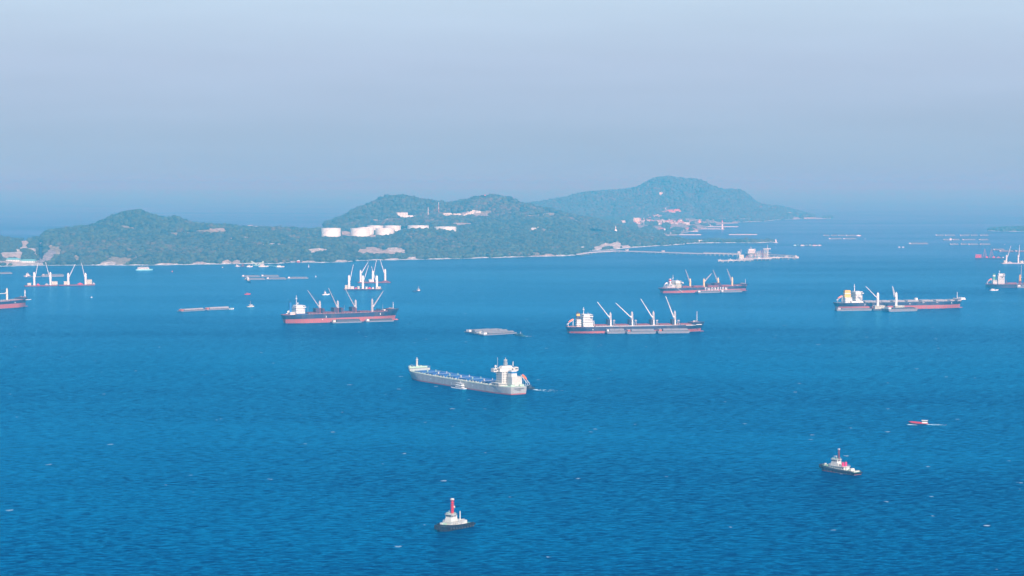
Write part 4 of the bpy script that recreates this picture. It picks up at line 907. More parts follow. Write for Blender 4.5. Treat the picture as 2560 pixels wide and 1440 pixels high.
# right edge crane barges
t, fr, z = pontoon('crane_barge', 'red crane barge with two pointed lattice derricks near the right edge', (2437, 646.8), (2511, 647.4), 18, 2.8, NAVY)
house(t, fr.x(2438), fr.x(2453), -6, 6, z, fr.xz(2445, 636)[1], 'deckhouse', RED, decks=2)
for cx in (2462, 2479):
    m = MB(); top = fr.xz(cx, 622); xx = fr.x(cx)
    for a, y in ((-7, -3), (-7, 3), (6, -3), (6, 3)): m.bar((xx + a, y, z), (top[0], 0, top[1]), 0.5, 0.3)
    for f in (0.2, 0.4, 0.6, 0.8):
        w_ = 1 - f; m.bar((xx - 7 * w_, -3 * w_, z + (top[1] - z) * f), (xx + 6 * w_, -3 * w_, z + (top[1] - z) * f), 0.25); m.bar((xx - 7 * w_, -3 * w_, z + (top[1] - z) * f), (xx + 6 * (w_ - .2), -3 * (w_ - .2), z + (top[1] - z) * (f + .2)), 0.22)
    m.build('derrick', TILE, t); MB().box(xx + 2, xx + 9, -4, 4, z, z + 4.0).build('winch_house', RED, t)
machinery(t, fr, 2491, 2500, z, TILE, 5); MB().box(fr.x(2506), fr.x(2509), -2, 2, z, z + 2.6).build('locker', WHITE, t)
t, fr, z = pontoon('crane_barge', 'crane barge with two leaning white lattice jibs at the right edge', (2506, 659.8), (2580, 659.4), 18, 2.4, GREY, deck=GREY)
for cx, tip in ((2515.6, (2527, 615.5)), (2545, (2548.7, 613.6)), (2570, (2576, 615))):
    crane(t, fr.x(cx), z, fr.xz(cx, 638)[1], fr.xz(*tip), col=WHITE, zp=fr.xz(cx, 650)[1], w=2.1, base=fr.xz(cx, 643)[1], gap=2.6)
machinery(t, fr, 2518, 2530, z, GREY, 6); cabin_block(t, fr, 2549, 2556, z, fr.xz(2550, 652)[1]); cabin_block(t, fr, 2508, 2513, z, fr.xz(2510, 651)[1])
# strings of barges
barge('pale barge leading to the left in the towed pair', (453, 779.6), (514, 776.0), 12, 1.6, 2.2, cabcol=TILE, ccol=ROOFG, col=MGREY)
barge('pale barge trailing on the right in the towed pair', (516, 775.8), (577, 773.0), 12, 1.6, 2.6, cabcol=TILE, ccol=ROOFG, col=MGREY)
row('the front line of the harbour cluster', [699.6, 698.4, 697], [(611, 663), (665, 716), (718, 771)], 12, 'brown grey', cover=1.8, ccol=MGREY)
row('the back line of the harbour cluster', [692.5, 691.8], [(604, 650), (652, 698)], 12, 'brown grey', cover=1.6, ccol=CARGO)
for i, (a, b_) in enumerate((((1209, 839.0), (1292, 834.0)), ((1198, 836.4), (1276, 831.9)), ((1186, 834.2), (1262, 830.0)), ((1173, 832.2), (1232, 828.8)))):
    barge(f'grey barge, {ORD[i]} row from the front in the raft at mid picture', a, b_, 13, 1.5, (2.2, 3.0, 3.4, 2.2)[i], cab=(0, 0, 1, 0)[i], ccol=(CARGO, CARGO, MGREY, CARGO)[i], cabcol=(WHITE, OFFW, WHITE, WHITE)[i])
barge('flat topped grey barge behind the left crane barges', (104, 692.4), (160, 691.6), 16, 4.0, 1.6, cabcol=GREY)
barge('low barge with white cabins behind the leftmost crane', (62, 692.8), (103, 692.6), 11, 1.2, 0, cab=0)
barge('flat dark barge touching the left edge near the shore', (-20, 685.4), (31, 684.4), 13, 2.2, 1.2)
row('the farthest row at far right', 589.5, [(2340, 2362), (2363, 2388), (2400, 2427), (2428, 2445), (2451, 2472)], 12, 'small')
row('the middle row at far right', 600.6, [(2360, 2374), (2383, 2400), (2406, 2440), (2448, 2472)], 12, 'small')
row('the nearest of three rows at far right', 612.2, [(2376, 2397), (2403, 2420), (2421, 2446), (2450, 2477)], 12, 'thin')
row('the doubled row behind the white jibs', [625.6, 629.6, 629.6], [(2484, 2513), (2499, 2536), (2538, 2575)], 13, 'purple grey', col=MAROON)
barge('lone hazy barge in open water, left of the far right rows', (2272, 610.4), (2321, 610.2), 13, 1.8, 2.4)
row('the upper row beyond the jetty head', 590, [(2060, 2074), (2079, 2095), (2096, 2114), (2115, 2140)], 12, 'hazy')
row('the short lower row beyond the jetty head', 598.2, [(2072, 2106), (2108, 2142)], 12, 'hazy')

def boat(label, p0, p1, beam=5, free=1.5, hcol=WHITE, ccol=WHITE, cab=(0.25, 0.6), h=2.6, decks=1, mst=5.0, name='motor_boat', cat='boat', group='small boats in the bay', bowrise=1.0, stripe=None):
    """small craft, p0 stern and p1 bow: pointed hull with sheer, cabin with windows and roof, mast"""
    fr = Frame(p0, p1, beam); t = thing(name, label, cat, fr.O, fr.rz, group); L = fr.L
    z = lambda u: free + bowrise * max(0, u - 0.4) ** 2 * 2.5
    hull_mesh(L, beam, [(lambda u: -0.6, 0.0), (lambda u: 0.2, 0.5), (z, 1.0)], L * .04, -L * .01, tr=0.85, ws=0.7).build('hull', hcol, t)
    if stripe: hull_mesh(L, beam + .12, [(lambda u: z(u) - .35, 1.0), (lambda u: z(u) + .05, 1.0)], L * .04, -L * .01, tr=0.85, ws=.7).build('rubbing_strake', stripe, t)
    a, b_ = cab; zz = free
    for k in range(decks):
        s_ = k * L * .03; o = MB().box(L * a + s_, L * b_ - s_ * 1.5, -beam * .34 + k * .3, beam * .34 - k * .3, zz, zz + h, 0.15, 0.1).build('cabin', ccol, t)
        y_ = beam * .34 - k * .3 + .04; x0, x1 = L * a + s_ - .04, L * b_ - s_ * 1.5 + .04; w = MB()
        w.add([(x, y, zz + h * q) for q in (.5, .8) for x, y in ((x0, -y_), (x1, -y_), (x1, y_), (x0, y_))], [(i, (i + 1) % 4, 4 + (i + 1) % 4, 4 + i) for i in range(4)]); w.build('cabin_windows', GLASS, o)
        MB().box(L * a + s_ - .5, L * b_ - s_ * 1.5 + .5, -beam * .40 + k * .3, beam * .40 - k * .3, zz + h, zz + h + .18).build('roof', ccol, o); zz += h + .18
    if mst: mast(t, L * (a * .6 + b_ * .4), zz, zz + mst, w=0.22, arms=False)
    return t, fr
def wake(x0y0, x1y1, w0, w1, label):
    """low ridges of churned foam lying on the water behind a moving boat"""
    a, b_ = W(*x0y0), W(*x1y1); d = b_ - a; L = d.length; u = d / L; n_ = Vector((-u.y, u.x, 0)); r = random.Random(int(x0y0[0])); m = MB(); k = max(10, int(L / 2.5))
    for i in range(k * 3):
        f = r.random() ** 1.4; w = w0 + (w1 - w0) * f; c = a + d * f + n_ * (r.choice((-1, 1)) * w * r.uniform(.3, .55) if f > .12 else r.uniform(-.4, .4) * w)
        l = r.uniform(.8, 2.4) * (1.3 - f); q = r.uniform(.25, .6) * (1.1 - .6 * f)
        vs = [c - u * l, c - n_ * q, c + u * l, c + n_ * q, c + Vector((0, 0, .35 * (1.1 - f)))]; vs = [v + Vector((0, 0, .02)) if i_ < 4 else v for i_, v in enumerate(vs)]
        m.add(vs, [(0, 1, 4), (1, 2, 4), (2, 3, 4), (3, 0, 4)])
    o = m.build('wake', FOAM); o['kind'] = 'stuff'; o['label'] = label
FOAM = mat('sea foam', (0.42, 0.62, 0.70), 0.9, 0.1)

def tug(label, p0, p1, beam=9.5, first=True):
    """harbour tug, p0 stern and p1 bow"""
    fr = Frame(p0, p1, beam); t = thing('tugboat', label, 'tugboat', fr.O, fr.rz, 'harbour tugs'); L = fr.L; b = beam / 2
    zd = lambda u: 2.0 + 1.9 * max(0, u - .35) ** 1.6 * 2.0
    hull_mesh(L, beam, [(lambda u: -1.2, 0.0), (lambda u: 0.45, .45), ], 1.0, -.6, tr=.8, ws=.75).build('hull_bottom', TUGB if first else REDB, t)
    hull_mesh(L, beam, [(lambda u: 0.43, .45), (lambda u: zd(u) * .75, .8), (zd, 1.0)], 1.2, -.8, tr=.88, ws=.8).build('hull', TUGB if first else NAVY, t)
    hull_mesh(L, beam - 1.0, [(lambda u: zd(u) + .01, 1.0), (lambda u: zd(u) + .06, 1.0)], 0.6, -.4, tr=.88, ws=.8).build('deck', GREEN, t)
    # rubber fender belt, then tyres hung along it
    hull_mesh(L, beam + .9, [(lambda u: zd(u) - .75, 1.0), (lambda u: zd(u) - .15, 1.0)], 1.7, -1.2, tr=.88, ws=.8).build('fender_belt', TUGB, t)
    def tyre(x, y, z, s_):
        m = MB(); vs = []; fs = []
        for i in range(10):
            an = 2 * math.pi * i / 10
            for rr, yy in ((.62, -.18), (.62, .18), (.30, .18), (.30, -.18)): vs.append((x + math.cos(an) * rr, y + yy, z + math.sin(an) * rr))
        for i in range(10):
            for j in range(4): fs.append((i * 4 + j, i * 4 + (j + 1) % 4, ((i + 1) % 10) * 4 + (j + 1) % 4, ((i + 1) % 10) * 4 + j))
        m.add(vs, fs).build('tyre_fender', DGREY, t)
    for k in range(9):
        u = .08 + k * .09
        for s_ in (-1, 1): tyre(L * u, s_ * (b + .62) * (1 if u < .8 else (1 - ((u - .8) / .2) ** 3.4 * .9)), zd(u) - 1.3, s_)
    m = MB()
    for k in range(7): an = -1.2 + k * .4; m.bar((L + 0.9 + math.cos(an) * .6, math.sin(an) * 2.2, 1.6), (L + 0.9 + math.cos(an) * .6, math.sin(an) * 2.2, zd(1) + .5), .62, n=8)
    m.build('bow_fender', TUGB, t)
    # bulwark
    hb = lambda u: (b - .25) * (1 if u < .8 else max(.05, 1 - ((u - .8) / .2) ** 3.3)); us = [.02, .1, .25, .4, .55, .7, .8, .86, .92, .96, 1.0]
    for s_ in (-1, 1):
        vs = []; fs = []
        for u in us:
            for q, zz in ((0, 0), (.12, 0), (.12, .95), (0, .95)): vs.append((L * u, s_ * (hb(u) - q), zd(u) + zz))
        for i in range(len(us) - 1):
            for j in range(4): fs.append((i * 4 + j, i * 4 + (j + 1) % 4, i * 4 + 4 + (j + 1) % 4, i * 4 + 4 + j))
        MB().add(vs, fs).build('bulwark', TUGB if first else DGREY, t)
    # deckhouse, upper house, wheelhouse
    z = 2.3; dh = MB().box(L * (.20 if first else .30), L * .74, -b * .70, b * .70, z, z + 2.6, .15, .1).build('deckhouse', WHITE2, t)
    for k in range(6):
        x = L * (.34 + k * .062)
        for s_ in (-1, 1):
            if k in (1, 4): MB().box(x - .4, x + .4, s_ * b * .70 - .06, s_ * b * .70 + .06, z + .1, z + 2.0).build('door', MGREY, dh)
            else: MB().box(x - .28, x + .28, s_ * b * .70 - .06, s_ * b * .70 + .06, z + 1.3, z + 1.85).build('porthole', GLASS, dh)
    z2 = z + 2.6; MB().box(L * .29, L * .74, -b * .76, b * .76, z2, z2 + .18).build('boat_deck', WHITE2, t)
    uh = MB().box(L * .48, L * .70, -b * .52, b * .52, z2 + .18, z2 + 2.3, .1, .1).build('upper_house', WHITE2, t)
    z3 = z2 + 2.3; wh = MB().box(L * .52, L * .68, -b * .50, b * .50, z3, z3 + 2.7, .1, .05).build('wheelhouse', WHITE2, t)
    for yy in (-1.6, -.55, .55, 1.6): MB().box(L * .68 - .08, L * .68 + .05, yy - .38, yy + .38, z3 + 1.2, z3 + 2.15).build('window', GLASS, wh)
    for xx in (.54, .585, .63, .665):
        for s_ in (-1, 1): MB().box(L * xx - .36, L * xx + .36, s_ * b * .50 - .08, s_ * b * .50 + .08, z3 + 1.2, z3 + 2.15).build('window', GLASS, wh)
    for yy in (-1, 1): MB().box(L * .52 - .04, L * .52 + .08, yy - .4, yy + .4, z3 + 1.2, z3 + 2.15).build('window', GLASS, wh)
    MB().box(L * .505, L * .695, -b * .57, b * .57, z3 + 2.7, z3 + 2.9).build('roof', WHITE2, wh)
    z4 = z3 + 2.9
    rail(t, [(L * .53, -b * .48, z4), (L * .67, -b * .48, z4), (L * .67, b * .48, z4), (L * .53, b * .48, z4), (L * .53, -b * .48, z4)], .9, PGREEN, 1.5)
    rail(t, [(L * .30, -b * .72, z2 + .2), (L * .73, -b * .72, z2 + .2), (L * .73, b * .72, z2 + .2)], 1.0, WHITE2, 1.6); rail(t, [(L * .30, b * .72, z2 + .2), (L * .73, b * .72, z2 + .2)], 1.0, WHITE2, 1.6)
    if first:   # tall red telescopic fire mast with white nozzle deck
        m = MB(); x = L * .555
        m.bar((x, 0, z3 - .5), (x, 0, z3 + 2.8), 1.35, 1.25, 8); m.build('mast_base', WHITE2, t)
        m = MB(); m.bar((x, 0, z4 - .2), (x, 0, z4 + 9.2), .95, .72, 8)
        for k in range(6): m.box(x - .98, x + .98, -.98, .98, z4 + .8 + k * 1.6, z4 + 1.0 + k * 1.6)
        fm = m.build('fire_mast', RED, t); MB().box(x - .95, x + .95, -.95, .95, z4 + 9.2, z4 + 10.2, .3, .3).build('nozzle_deck', WHITE2, fm)
        MB().lathe(x - 1.7, 0, [(.2, z4 + 3.4), (.75, z4 + 3.7), (.75, z4 + 4.5), (.2, z4 + 4.9)], 8).build('radar_dome', WHITE2, fm)
        MB().bar((L * .36, 1.5, z2), (L * .36, 1.5, z2 + 6.2), .42, .34, 8).build('exhaust_stack', WHITE2, t); MB().bar((L * .36, -1.5, z2), (L * .36, -1.5, z2 + 3.2), .4, .34, 8).build('exhaust_stack', WHITE2, t)
    else:
        x = L * .53; m = MB(); m.bar((x, 0, z4 - 1), (x, 0, z4 + 7.6), .75, .55, 8)
        for k in range(4): m.box(x - .8, x + .8, -.8, .8, z4 + .4 + k * 1.6, z4 + .55 + k * 1.6)
        m.build('mast', MAROON, t); MB().box(x - .7, x + .7, -.7, .7, z4 + 7.6, z4 + 8.6, .2).build('mast_head', GREY, t)
        MB().lathe(L * .60, 0, [(.2, z4), (.2, z4 + 1.6), (.85, z4 + 1.9), (.85, z4 + 2.4), (.2, z4 + 2.7)], 8).build('radar_dome', WHITE2, t)
        for y_ in (-1.7, 1.7):
            f_ = MB().lathe(L * .375, y_, [(1.15, z2 + .2), (1.0, z2 + 3.4), (.95, z2 + 3.6)], 10).build('funnel', PINK, t); MB().lathe(L * .375, y_, [(.98, z2 + 3.6), (.9, z2 + 4.2)], 10).build('funnel_cap', DGREY, f_)
        MB().box(L * .12, L * .2, -2.2, 2.2, 2.2, 4.4, .5, .3).build('towing_shelter', WHITE2, t); MB().bar((L * .26, 2, 2), (L * .26, 2, 6.0), .3, n=6).build('davit', WHITE2, t)
        MB().box(L * .02, L * .06, -3.2, 3.2, 2.1, 3.0).build('stern_bitts', WHITE2, t)
    # bow winch, stern winch, capstans
    m = MB(); m.bar((L * .83, -1.3, zd(.83) + .9), (L * .83, 1.3, zd(.83) + .9), .85, n=10); m.box(L * .815, L * .845, -1.9, -1.4, zd(.8), zd(.8) + 2.0); m.box(L * .815, L * .845, 1.4, 1.9, zd(.8), zd(.8) + 2.0); m.build('towing_winch', PGREEN, t)
    MB().box(L * .90, L * .925, -.9, .9, zd(.9), zd(.9) + 2.0).build('bow_bitts', WHITE2, t)
    m = MB(); m.bar((L * .22, -1.0, 2.9), (L * .22, 1.0, 2.9), .7, n=10); m.build('stern_winch', GREEN, t)
    for s_ in (-1, 1): MB().lathe(L * .78, s_ * b * .55, [(.4, zd(.78)), (.35, zd(.78) + .9), (.55, zd(.78) + 1.0)], 8).build('vent', OFFW, t)
    mast(t, L * .66, z4, z4 + 2.6, w=.14, arms=False, name='searchlight_post')
    return t, fr
tug('white and black tug with a tall bright red mast, alone at bottom centre', (1187.5, 1315), (1111, 1331), 10, True)
tug('navy and white tug with magenta funnels and maroon mast, lower right', (2133, 1188.5), (2045, 1175), 10, False)
boat('dark tug nosed against the stern of the grey ship', (1337, 973.0), (1314, 974.2), 6.5, 2.0, TUGB, DGREY, (.3, .62), 2.4, 1, 3.0, 'tugboat', 'tugboat', stripe=BLACK)
wake((1336, 974), (1408, 979), 6, 22, 'churned water streaming right from the tug at the grey ship')
boat('white passenger launch close beside the long grey hull', (1156, 973.2), (1124, 969.0), 6.5, 1.4, WHITE, WHITE, (.12, .62), 2.2, 2, 3.0, 'launch', 'launch', stripe=NAVY)
t, fr = boat('slim red boat with a white wheelhouse, speeding with foam behind', (2319.5, 1061.6), (2273, 1060.2), 3.6, 1.2, NAVY, WHITE, (.02, .32), 2.5, 1, 0, 'speedboat', 'speedboat', bowrise=1.3, stripe=RED)
L = fr.L; z_ = lambda x: 1.25 + 1.3 * max(0, x / L - .4) ** 2 * 2.5
MB().prism([(L * .34, 1.25), (L * .93, z_(L * .93)), (L * .93, z_(L * .93) + .35), (L * .34, 1.9)], -1.2, 1.2).build('foredeck', RED, t)
wake((2318, 1061.5), (2372, 1062.5), 3, 9, 'white foam trail behind the slim red boat'); wake((2272, 1061.5), (2296, 1063), 2, 4, 'bow foam beside the slim red boat')
boat('teal tug with a pale wake, right of the barge raft', (1304, 842.3), (1284, 838.6), 7, 2.0, TEALH, TEALH, (.30, .52), 2.0, 1, 3.0, 'tugboat', 'tugboat')
wake((1304, 841), (1335, 840.5), 4, 10, 'pale wake behind the teal tug')
boat('white boat with dark hull line above the stern of the tall red bottomed ship', (807, 737.6), (825, 737.2), 5, 1.6, WHITE, WHITE, (.25, .5), 2.6, 2, 3)
boat('small dark hulled workboat right of the centre cranes', (1052, 728.4), (1032, 729.0), 6, 1.5, NAVY, WHITE, (.08, .36), 3.6, 1, 6)
boat('white boat with a tall thin mast right of the towed barges', (619.5, 767.6), (636.5, 767), 5.5, 1.8, OFFW, WHITE, (.3, .75), 2.2, 1, 7, stripe=NAVY)
boat('small red boat in the water below the small harbour', (612.5, 736.6), (627, 736.2), 4.5, 1.4, RED, TILE, (.3, .6), 1.8, 1, 0)
boat('tiny pale boat pulling at the right end of the towed barges', (577, 773.6), (586, 772.8), 4, 1.3, WHITE, CYAN, (.3, .6), 1.8, 1, 0)
boat('tug lying against the left end of the harbour barge cluster', (612, 697.5), (620.5, 705.8), 7, 1.6, NAVY, WHITE, (.25, .6), 2.6, 2, 4, 'tugboat', 'tugboat')
boat('turquoise and white two decked ferry close to the left shore', (340.5, 676.4), (382, 675.8), 9, 3.0, CYAN, WHITE, (.08, .80), 2.8, 2, 4, 'ferry', 'ferry')
boat('white boat low in the water in front of the green funnelled ship', (2477, 726.6), (2497, 726.2), 5, 1.4, WHITE, WHITE, (.1, .5), 2.2, 1, 2)
boat('white boat moored behind the leftmost crane barge', (60, 691.2), (77, 690.8), 5, 1.8, GREY, WHITE, (.35, .8), 2.6, 2, 3)
for i, px in enumerate((2247, 2256.5)): boat(f'tiny white boat in open water, the {("left", "right")[i]} one of two', (px, 618.8), (px + 4.5, 618.7), 3.5, 1.5, WHITE, WHITE, (.2, .6), 1.8, 1, 0)
boat('white boat beside the middle row of barges at far right', (2372, 600.4), (2382, 600.3), 6, 2, WHITE, WHITE, (.3, .8), 3, 2, 4)
boat('small white boat at the right end of the upper barge row beyond the jetty', (2142, 590.2), (2153, 590.1), 6, 2.4, WHITE, WHITE, (.1, .6), 2.6, 1, 0)
for i, (a, b_, hc, cc, w_) in enumerate(((1985, 1992, CYAN, WHITE, 'pale blue'), (1994, 2000, NAVY, CYAN, 'dark blue'), (2002, 2012, OFFW, OFFW, 'cream'), (2014, 2022, MAROON, CYAN, 'maroon and turquoise'), (2023, 2030, GREEN, WHITE, 'green'), (2031, 2044, WHITE, TILE, 'white and red'), (2044, 2055, GREY, WHITE, 'grey'))):
    boat(f'{w_} fishing boat in the moored line right of the sand spit', (a, 614.8), (b_, 614.6), 5, 1.8, hc, cc, (.2, .7), 2.6, 1, 2, 'fishing_boat', 'fishing boat', 'fishing boats moored in a line')
for i, (a, b_, y, hc, cc, w_) in enumerate(((589, 601, 667, GREY, WHITE, 'grey'), (602, 616, 667.2, NAVY, MAROON, 'dark'), (617, 632, 667.6, WHITE, OFFW, 'white'), (647, 671, 667.2, OFFW, WHITE, 'long cream'), (690, 711, 668, OFFW, WHITE, 'broad cream'))):
    boat(f'{w_} boat moored at the turquoise jetty below the headland', (a, y), (b_, y - .2), 6, 2.0, hc, cc, (.15, .6), 2.8, 1 + (i % 2), 3, 'fishing_boat', 'fishing boat', 'boats at the turquoise jetty')
for px, py, h, c, lab in ((771.7, 668, 7, WHITE, 'tall white channel marker off the wooded shore'), (430.5, 680, 4, ORANGE, 'orange buoy off the left shore'), (556, 669, 2.5, WHITE, 'small white float close to the beach'), (789.5, 692.6, 4, WHITE, 'white mooring buoy right of the harbour barge cluster'), (2163, 598, 4, WHITE, 'white mooring buoy right of the lower far barges'), (2512, 611.5, 3, OFFW, 'pale mooring buoy right of the nearest far row'), (229, 744, 2.0, WHITE, 'small white float below the left crane barges')):
    p = W(px, py); t = thing('buoy', lab, 'buoy', p, 0, 'buoys in the bay')
    MB().lathe(0, 0, [(1.2, -.6), (1.7, 0), (1.7, .8), (1.0, 1.2)], 10).build('float', c, t); MB().lathe(0, 0, [(.7, 1.2), (.45, h - .8), (.9, h - .6), (.1, h)], 8).build('tower', c, t)

# ------------------------------------------------------------ jetties
def trestle(name, label, pts, width=6, z=7.0, step=26, col=CONC, rails=True, cat='pier', depth=1.2, group=None, pr=.55):
    """pts: photo pixels of the deck edge; deck on rows of piles"""
    P = [at(px, py, CAM_H_to_Y(py, z)) for px, py in pts]; O = Vector((P[0].x, P[0].y, 0)); t = thing(name, label, cat, O, 0, group)
    d = MB(); r = MB(); piles = 0; pm = None
    for i in range(len(P) - 1):
        a, b_ = P[i] - O, P[i + 1] - O; u = (b_ - a).normalized(); n_ = Vector((-u.y, u.x, 0)) * width / 2; dn = Vector((0, 0, -depth))
        if i < len(P) - 2: b2 = b_ + u * .01
        d.add([a - n_, b_ - n_, b_ + n_, a + n_, a - n_ + dn, b_ - n_ + dn, b_ + n_ + dn, a + n_ + dn], [(0, 1, 2, 3), (7, 6, 5, 4), (0, 4, 5, 1), (1, 5, 6, 2), (2, 6, 7, 3), (3, 7, 4, 0)])
        for s_ in (-1, 1): r.bar(a + n_ * s_ * .85 + Vector((0, 0, 1.6)), b_ + n_ * s_ * .85 + Vector((0, 0, 1.6)), .35)
        k = max(1, int((b_ - a).length / step))
        for j in range(k):
            if piles > 46: break
            c = a.lerp(b_, (j + .5) / k)
            for s_ in (-1, 1):
                q = c + n_ * s_ * .8
                if pm is None:
                    pm = MB().bar((0, 0, -1.0 ), (0, 0, z - depth), pr, n=6).build('pile', col, t); pm.location = (q.x, q.y, 0)
                else:
                    o = pm.copy(); COL.objects.link(o); o.parent = t; o.location = (q.x, q.y, 0)
                piles += 1
    d.build('deck', col, t)
    if rails: r.build('pipeline', GREY, t)
    return t
def CAM_H_to_Y(py, z):
    x, y, zz = ray(1280, py); return (z - CAM_H) / zz * y
trestle('pier', 'long pale pier running out from the headland to the loading platform', [(1446, 635.5), (1470, 631.6), (1500, 629.2), (1541, 627.2), (1600, 629), (1756, 634)], 15, 6.0, 28, OFFW)
trestle('pier', 'truss walkway joining the long pier to the loading platform', [(1760, 631.6), (1850, 634.2)], 6, 9.0, 16, OFFW, depth=3.4)
trestle('pier', 'mooring walkway stretching left in front of the loading platform', [(1800, 651.8), (1826, 650.8), (1853, 649.6), (1882, 648.6)], 6, 6.0, 20, OFFW, depth=1.6)
trestle('pier', 'upper walkway stretching right from the loading platform', [(1920, 635.6), (1990, 639.2)], 5, 9.0, 18, OFFW, depth=2.6)
trestle('pier', 'lower walkway stretching right from the loading platform', [(1905, 644.5), (1950, 642.6), (1994, 643.8)], 8, 7.0, 18, OFFW, depth=2.2)
for i, (px, py) in enumerate(((1826, 653.6), (1853, 652.4), (1800, 654.8), (1944, 648), (1966, 645.6), (1992, 646.6))):
    p = W(px, py); t = thing('dolphin', f'concrete mooring block, {ORD[i]} counted along the lower walkways', 'mooring dolphin', p, 0, 'mooring blocks by the loading platform')
    MB().box(-6, 6, -5, 5, 2.0, 6.5, .4).build('cap', CONC, t)
    for x in (-4, 4):
        for y in (-3, 3): MB().bar((x, y, -1), (x, y, 2.1), .7, n=6).build('pile', CONC, t)
    MB().lathe(0, 0, [(.8, 6.5), (.8, 8.5), (1.2, 8.7)], 6).build('bollard', WHITE, t)
o = W(1890, 651.5); t = thing('loading_platform', 'pale loading platform crowded with pipework, towers and cabins at the pier head', 'loading platform', o, R(4))
sc_ = abs(at(1891, 651.5, o.y).x - at(1890, 651.5, o.y).x)
U = lambda px: (px - 1890) * sc_
MB().box(U(1845), U(1928), -12, 34, 5.0, 7.0).build('deck', CONC, t)
for k in range(8):
    for y in (-9, 30): MB().bar((U(1850 + k * 10.5), y, -1), (U(1850 + k * 10.5), y, 5.1), 1.0, n=6).build('pile', CONC, t)
house(t, U(1850), U(1861.5), 14, 26, 7, 17, 'control_building', OFFW, decks=3); house(t, U(1865), U(1869), 0, 8, 7, 12, 'cabin', WHITE); house(t, U(1893), U(1900), -8, -2, 7, 11, 'cabin', WHITE)
r_ = random.Random(8)
for k, px in enumerate((1868, 1874, 1880, 1886, 1892, 1898, 1904)):
    m = MB(); h = (9, 13, 16, 15, 20, 22, 24)[k]; x = U(px)
    for a in (-2.6, 2.6):
        for b_ in (-2.6, 2.6): m.bar((x + a, b_, 7), (x + a, b_, 7 + h), .28)
    for q in range(int(h / 4) + 1): m.box(x - 3, x + 3, -3, 3, 7 + q * 4, 7.3 + q * 4)
    m.bar((x - 2.6, -2.6, 7), (x + 2.6, -2.6, 7 + h), .2); m.build('pipe_rack', OFFW if k % 3 else TILE, t)
m = MB(); x = U(1915)
for a in (-6, 6):
    for b_ in (-4, 4): m.bar((x + a, b_, 7), (x + a, b_, 36), .55)
for q in range(8): m.box(x - 6.6, x + 6.6, -4.6, 4.6, 7 + q * 4, 7.6 + q * 4)
for q in range(7): m.bar((x - 6, -4, 7 + q * 4), (x + 6, -4, 11 + q * 4), .3)
m.build('loading_tower', OFFW, t); MB().bar((U(1919), 0, 36), (U(1919), 0, 47), .5).build('light_mast', WHITE, t); MB().box(U(1908), U(1927), -1.5, 1.5, 34, 36).build('gantry_arm', WHITE, t)
for k in range(6):
    m = MB(); x = U(1876 + k * 5); m.bar((x, -9, 7), (x, -9, 19), .55); m.bar((x, -9, 19), (x + 3, -12, 13), .4); m.build('loading_arm', CYAN if k % 2 else WHITE, t)
for k in range(4): MB().bar((U(1863), -4 + k * 3.5, 8 + .2 * k), (U(1926), -4 + k * 3.5, 8 + .2 * k), .45, n=6).build('pipeline', (GREY, WHITE, TILE, GREY)[k], t)
# vessel moored behind the platform
fr = Frame((1866, 638.5), (1926, 638.5), 22); t = thing('tanker', 'white tanker moored behind the loading platform, its tower standing above', 'tanker', fr.O, fr.rz); 
hull(t, fr, 7, 7, 9, lambda u: 1.5, DGREY, bowx=4, sternx=-2, deckcol=OFFW)
house(t, fr.x(1869), fr.x(1887), -8, 8, 7, fr.xz(1878, 626)[1], decks=4); bridge(t, fr.x(1871), fr.x(1888), 22, fr.xz(1878, 626)[1], fr.xz(1878, 622.5)[1], inner=16); mast(t, fr.x(1877), fr.xz(1877, 623)[1], fr.xz(1877, 616)[1])
house(t, fr.x(1868), fr.x(1874), -4, 4, 20, fr.xz(1870, 622.5)[1], 'funnel_casing', OFFW, wrows=False)
p = W(1848, 637.5); t = thing('guard_house', 'small white cabin tower with a thin mast at the left of the loading platform', 'cabin', p)
MB().box(-6, 4, -4, 4, 5, 7).build('base', CONC, t); house(t, -5, 3, -3, 3, 7, 12, 'cabin', WHITE); mast(t, 6, 5, 18, w=.5)
for x in (-4, 3):
    for y in (-3, 3): MB().bar((x, y, -1), (x, y, 5.1), .5).build('pile', CONC, t)
for px, py in ((1567.5, 626.5), (1658, 629.5)):
    p = at(px, py, CAM_H_to_Y(py, 6.0)); g = thing('pier_cabin', 'pale cabin standing on the long pier, ' + ('nearer the headland' if px < 1600 else 'nearer the loading platform'), 'cabin', p)
    house(g, -5, 5, -3, 3, 0, 3.6, 'wall', WHITE, decks=1); MB().box(-6, 6, -4, 4, 3.6, 4.1, .5).build('roof', OFFW, g)
# turquoise jetty of the small harbour
trestle('jetty', 'bright turquoise jetty of the small harbour under the headland', [(634, 663.2), (665, 663.2), (690, 665.2)], 7, 3.2, 18, CYAN, rails=False, cat='jetty')
for i, (px, y0, y1) in enumerate(((636, 665, 655), (652, 665, 655.5))):
    p = W(px, 665.5); h = (y0 - y1) * 1.17; t = thing('loading_chute', f'pale green sloping chute on the turquoise jetty, the {("left", "right")[i]} one', 'loading chute', p, 0, 'green chutes')
    d = 1 if i == 0 else -1
    MB().prism([(-7 * d, h), (-3 * d, h + .5), (9 * d, 4), (5 * d, 3)], -3, 3).build('chute', PGREEN, t)
    for a in (-5, 5): MB().bar((a * d, 0, -.5), (a * d, 0, h * .7 if a < 0 else 4.5), .6).build('leg', PGREEN, t)
    MB().box(-9 * d if d > 0 else 4, -4 * d if d > 0 else 9, -3.5, 3.5, h - 1, h + 2.4, .4).build('hopper', PGREEN, t)

